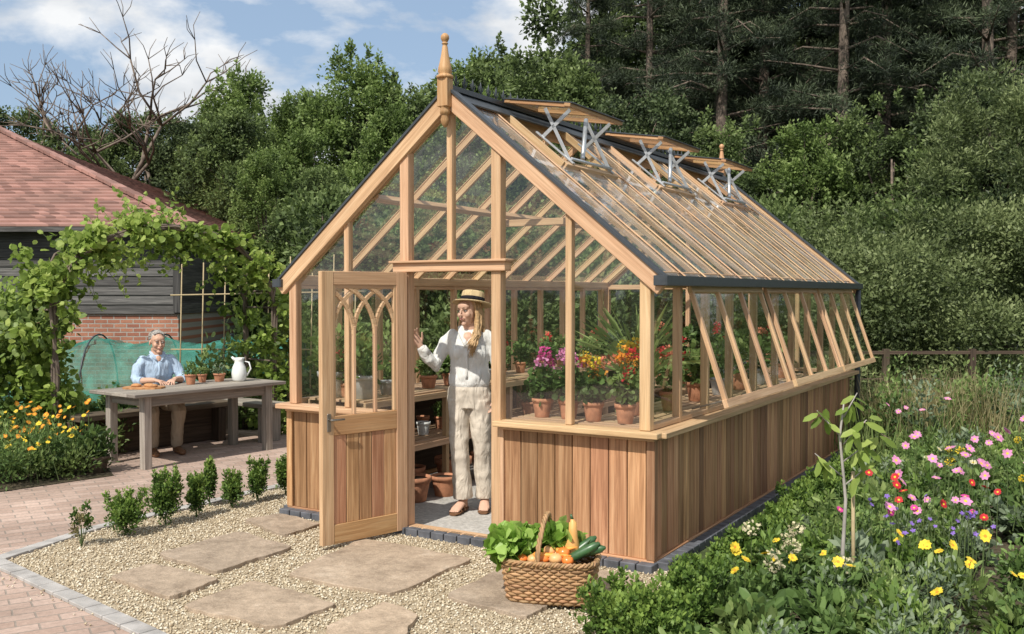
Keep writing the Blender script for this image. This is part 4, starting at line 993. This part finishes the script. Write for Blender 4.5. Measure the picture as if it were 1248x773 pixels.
wildflowers('yellow_daisies',16,reg(2.0,3.0,4.5,5.4,.28,.46),YEL,ORG,.031,9)
wildflowers('yellow_daisies',12,reg(1.15,1.8,4.7,5.6,.24,.40),YEL,ORG,.028,9)
wildflowers('blue_salvia',34,reg(2.1,2.8,5.0,5.9,.35,.52),PUR,None,.018,5)
wildflowers('red_zinnia',11,reg(2.0,3.2,5.4,7.0,.42,.64),RED,YEL,.029,9)
wildflowers('magenta_zinnia',8,reg(1.9,3.2,5.0,6.0,.35,.55),MAG,YEL,.028,9)
wildflowers('cream_yarrow',7,reg(1.3,1.8,4.9,5.6,.26,.40),CRM,None,.04,5,True)
wildflowers('yellow_yarrow',8,reg(2.6,4.2,6.2,7.6,.5,.65),YEL,None,.026,5,True)
wildflowers('white_daisies',12,reg(3.0,4.6,6.8,8.4,.45,.65),CRM,YEL,.026,8)
lb=LB(); n_=2200; P=np.stack([rng.uniform(3.9,5.6,n_),rng.uniform(9.8,11.9,n_),np.zeros(n_)],1); Dd=rng.normal(size=(n_,3))*.25+np.array((0,0,1)); lb.add(P,Dd,dirs(n_),rng.uniform(.35,.95,n_),.011,rng.uniform(0,1,n_),STRAW,RH)
n_=2500; P=np.stack([rng.uniform(3.3,8,n_),rng.uniform(9.0,11.8,n_),np.zeros(n_)],1); Dd=rng.normal(size=(n_,3))*.3+np.array((0,0,1)); lb.add(P,Dd,dirs(n_),rng.uniform(.3,.7,n_),.014,rng.uniform(0,1,n_),BED2,RH)
lb.build('long_grass',PM)
lb=LB()
for i in range(120):
    x=rng.uniform(3.9,8.5); y=rng.uniform(9.6,12.0)
    if x<5.2 and rng.random()<.55: continue
    h=rng.uniform(.4,.95); lb.bush((x,y,h*.5),(.26,.26,h*.5),330,.055,.03,[BED,BED,BED2,GREY][i%4],.4,OV,.3,rng.uniform(-.2,.1),.28)
lb.build('wild_shrubs',PM)
lb=LB()
for i in range(130):
    x=rng.uniform(-7.2,-3.95); y=rng.uniform(8.45,10.6)
    if x>-4.5+ (y-8.3)*.75 and y<9.2: continue
    if x>-4.2 and y>9.5: continue
    h=rng.uniform(.25,.6); r=rng.uniform(.14,.24); lb.bush((x,y,h*.5),(r,r,h*.5),330,.05,.02,BED if i%3 else BED2,.6,RH,.25)
lb.build('flower_bed_foliage',PM)
wildflowers('orange_marigolds',80,reg(-5.3,-4.2,8.6,9.9,.28,.66),ORG,YEL,.028,8)
wildflowers('yellow_marigolds',60,reg(-5.3,-4.1,8.5,9.8,.25,.62),YEL,ORG,.026,8)
potted('terracotta_pot',(-3.98,9.25,.0),.12,.17,('leafy',BED),sleeper,1.1)
YT=empty('young_tree',(1.83,5.25,0)); mb=MB(); mb.tube([(0,0,0),(-.03,0,.3),(-.015,0,.6),(-.05,0,.95),(-.03,0,1.12)],[.012,.011,.009,.007,.004],bark_grey,7); mb.tube([(.04,.02,0),(.03,.02,.75)],[.011,.010],cane,6)
brs=[((-.03,0,.72),(-.2,-.05,.86)),((-.04,0,.8),(.14,-.04,.95)),((-.05,0,.95),(-.16,.05,1.08)),((-.03,0,.9),(.05,-.12,1.05)),((-.03,0,1.05),(.05,.02,1.18)),((-.02,0,.68),(.13,.05,.78))]
for a,b in brs: mb.tube([a,b],[.005,.003],bark_grey,5)
mb.build('stem',YT); lb=LB()
for a,b in brs:
    n_=8; tt=rng.uniform(.4,1.1,n_)[:,None]; P=np.array(a)*(1-tt)+np.array(b)*tt; Dd=dirs(n_)*.8+np.array((0,0,-.7)); lb.add(P,Dd,dirs(n_)*.5+np.array((0,-.6,.8)),rng.uniform(.08,.13,n_),.045,rng.uniform(.1,.7,n_),VINE,OV)
lb.build('leaves',PM,YT)
FN=empty('post_and_wire_fence'); mb=MB()
for i in range(9): mb.box((3.6+i*1.1,12.15+i*.03,.5),(.07,.07,1.05),sleeper)
for z in (.35,.65,.98): mb.beam((3.0,12.12,z),(13,12.4,z),.03,.04 if z>.9 else .012,sleeper)
mb.build('rails',FN)
# ------------------------------------------------------------------ hedges & shrub masses
def mass(name,items,m,L_,W_,dens=300,T=RH):
    lb=LB()
    for (x,y,z,r,rz) in items: lb.bush((x,y,z),(r,r,rz),int(dens*(r*rz)/(.5*.5)),L_,W_,0,.3,T,.45,rng.uniform(-.14,.14),.25)
    return lb.build(name,[m])
its=[]
for i in range(110):
    x=rng.uniform(4.1,10.5); y=rng.uniform(12.6,15); hm=2.2+.28*max(0,x-5.5)+.3*(y-12.6); its.append((x,y,rng.uniform(.3,hm-.2),rng.uniform(.3,.7),rng.uniform(.3,.6)))
mass('hedge',its,L_hedge,.065,.035,900)
its=[]
for i in range(95):
    z=rng.uniform(1.2,5.1); s=math.sqrt(max(0.05,1-((z-2.4)/2.9)**2)); a=rng.uniform(0,6.28); q=2.0*s*math.sqrt(random.random()); its.append((8.2+q*math.cos(a),15.5+q*math.sin(a),z,rng.uniform(.22,.46),rng.uniform(.18,.42)))
mass('willow_tree_foliage',its,L_hedge,.08,.028,850)
its=[]
for i in range(130):
    x=rng.uniform(-3.8,8); y=rng.uniform(16.5,19); its.append((x,y,rng.uniform(.4,3.0),rng.uniform(.5,.9),rng.uniform(.4,.8)))
mass('hedge',its,L_tree,.11,.065,420)
# ------------------------------------------------------------------ trees
def trunk_mesh(mb,H,r,limbs):
    mb.tube([(0,0,0),(.05*r*5,.0,.25*H),(-.03*r*5,.05,.5*H),(0,0,.8*H)],[r,r*.8,r*.55,r*.2],bark,9)
    for c in limbs:
        z0=c[2]*.62; mb.tube([(0,0,z0),(c[0]*.5,c[1]*.5,(z0+c[2])*.55),tuple(c)],[r*.35,r*.2,r*.06],bark,6)
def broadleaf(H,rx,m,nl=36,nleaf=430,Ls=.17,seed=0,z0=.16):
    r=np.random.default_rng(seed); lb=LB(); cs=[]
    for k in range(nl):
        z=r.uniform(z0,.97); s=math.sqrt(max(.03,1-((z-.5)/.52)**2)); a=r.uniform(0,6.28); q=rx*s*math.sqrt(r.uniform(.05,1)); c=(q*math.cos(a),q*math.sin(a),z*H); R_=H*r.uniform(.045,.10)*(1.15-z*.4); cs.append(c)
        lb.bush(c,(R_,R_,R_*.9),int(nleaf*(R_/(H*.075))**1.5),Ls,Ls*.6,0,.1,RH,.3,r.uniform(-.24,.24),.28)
    for k in range(40): # thin leading shoots that break the outline
        z=r.uniform(.6,1.0); s=math.sqrt(max(.03,1-((z-.5)/.52)**2)); a=r.uniform(0,6.28); q=rx*s*1.05; c=(q*math.cos(a),q*math.sin(a),z*H+H*.02); lb.bush(c,(.10,.10,.35),60,Ls,Ls*.6,0,.5,RH,.1,.1)
    o=lb.build('tmp',[m]); me=o.data; bpy.data.objects.remove(o)
    mb=MB(); trunk_mesh(mb,H,H*.016,cs[::4]); o=mb.build('tmp'); t=o.data; bpy.data.objects.remove(o)
    return t,me
def place(name,ms,x,y,s=1,rz=None,sz=1):
    E=empty(name,(x,y,0),rng.uniform(0,6.28) if rz is None else rz); E.scale=(s,s,s*sz)
    mkobj('trunk',ms[0],E); mkobj('crown',ms[1],E)
TV=[broadleaf(8,1.6,L_tree2,56,640,.11,11),broadleaf(8,2.0,L_tree,60,640,.115,12),broadleaf(8,1.3,L_tree2,50,640,.105,13),broadleaf(8,2.2,L_tree,62,640,.12,14),broadleaf(8,2.1,L_dark,60,640,.12,15)]
for (x,y,h,v) in ((-18,35,8.2,1),(-15.6,34.5,7.4,3),(-13.2,35,8.0,1),(-11,34,7.7,4),(-9.4,33,8.0,1),(-20.5,35,8.0,4),
 (-7.6,28,8.0,0),(-5.9,27,6.9,2),(-4.4,27,8.3,0),(-3.0,27.5,7.5,3),(-1.4,28,8.3,2),(.4,28,8.7,3),(-6.8,24,6.0,1),(-4.9,23.5,5.6,0),(-2.9,23,6.0,2),(-1.0,23.5,6.6,0),(.8,24,7.4,1),
 (-5.2,20.5,4.6,2),(-3.9,20,4.2,1),(-2.3,20.5,4.6,0),(-.5,20.5,4.8,3),(1.2,21,5.4,1),(2.8,21,6,4),(4.4,20.5,5.3,3),(6,20,5.2,0),(7.8,20,5.6,3),(9.8,20,6.2,4),(11.8,20.5,6.5,1),(13.5,21,7,4),
 (2.4,33,12,3),(4.5,34,13.0,4),(7.5,34,13.5,3),(10.5,34,14,4),(13.5,33,14,4),(17,34,15,4),(-.5,34,9.5,1),(6,31,11,4),(9,31,12,4),(12.5,30,13,4),(16,30,13,4),(-16.8,38,8.2,4),(-12.2,38,8.2,1),(-6.5,33,8.2,1),(-3.5,33,8.4,1)):
    place('broadleaf_tree',TV[v],x,y,h/8)
def pine(H,seed):
    r=np.random.default_rng(seed); lb=LB(); mb=MB(); mb.tube([(0,0,0),(.05,.02,H*.35),(-.04,0,H*.7),(0,0,H)],[.20,.15,.10,.03],bark,10); z=2.6
    while z<H-.4:
        for k in range(3):
            a=r.uniform(0,6.28); ln=(2.5*(1-(z/H)**2)+.4)*r.uniform(.5,1.1); dz=r.uniform(-.5,.4)
            e=(ln*math.cos(a),ln*math.sin(a),z+dz); mb.tube([(0,0,z),(e[0]*.5,e[1]*.5,z+.15),e],[.04,.025,.008],bark,5)
            for t in (.4,.65,.85,1.05):
                if r.random()<.15: continue
                jj=r.normal(size=2)*.2; q=r.uniform(.28,.5); lb.bush((e[0]*t+jj[0],e[1]*t+jj[1],z+dz*t+.05),(q,q,q*.55),int(330*(q/.4)**1.5),.13,.016,0,.25,RH,.1,r.uniform(-.2,.25),.3)
        z+=r.uniform(.38,.6)
    o=lb.build('tmp',[L_pine]); me=o.data; bpy.data.objects.remove(o); o=mb.build('tmp'); t=o.data; bpy.data.objects.remove(o); return t,me
PV=[pine(15,1),pine(14,2),pine(16,3)]
for i,(x,y,s) in enumerate(((2.2,28,.80),(3.8,27,.92),(5.4,25,1.0),(7.0,27,1.05),(8.0,23.5,1.0),(9.6,25,1.1),(11.2,23,1.0),(12.8,25,1.05),(14.5,24,1.0),(6.2,29,1.1),(10.5,29,1.1))): place('pine_tree',PV[i%3],x,y,s)
def bare(seed,H):
    r=random.Random(seed); mb=MB()
    def br(p,d,l,rd,dep):
        q=p+d*l; m_=p+d*l*.5+V((r.uniform(-1,1),r.uniform(-1,1),0))*l*.12; mb.tube([p,m_,q],[rd,rd*.85,rd*.6],bark,5)
        if dep==0: return
        for k in range(3):
            nd=(d*.7+V((r.uniform(-1,1),r.uniform(-1,1),r.uniform(-.3,.8)))*.9).normalized(); br(q,nd,l*r.uniform(.5,.75),rd*.55,dep-1)
    br(V((0,0,0)),V((0,0,1)),H*.50,.15,4); return mb
for i,(x,y,h) in enumerate(((-16.6,33.4,9.6),(-13.4,33.2,9.2),(-12.2,33.2,9.4),(-14.9,33.8,8.2))): bare(i+20,h).build('bare_tree',None,0,(x,y,0))
print('objects',len(bpy.data.objects),'polys',sum(len(m.polygons) for m in bpy.data.meshes))
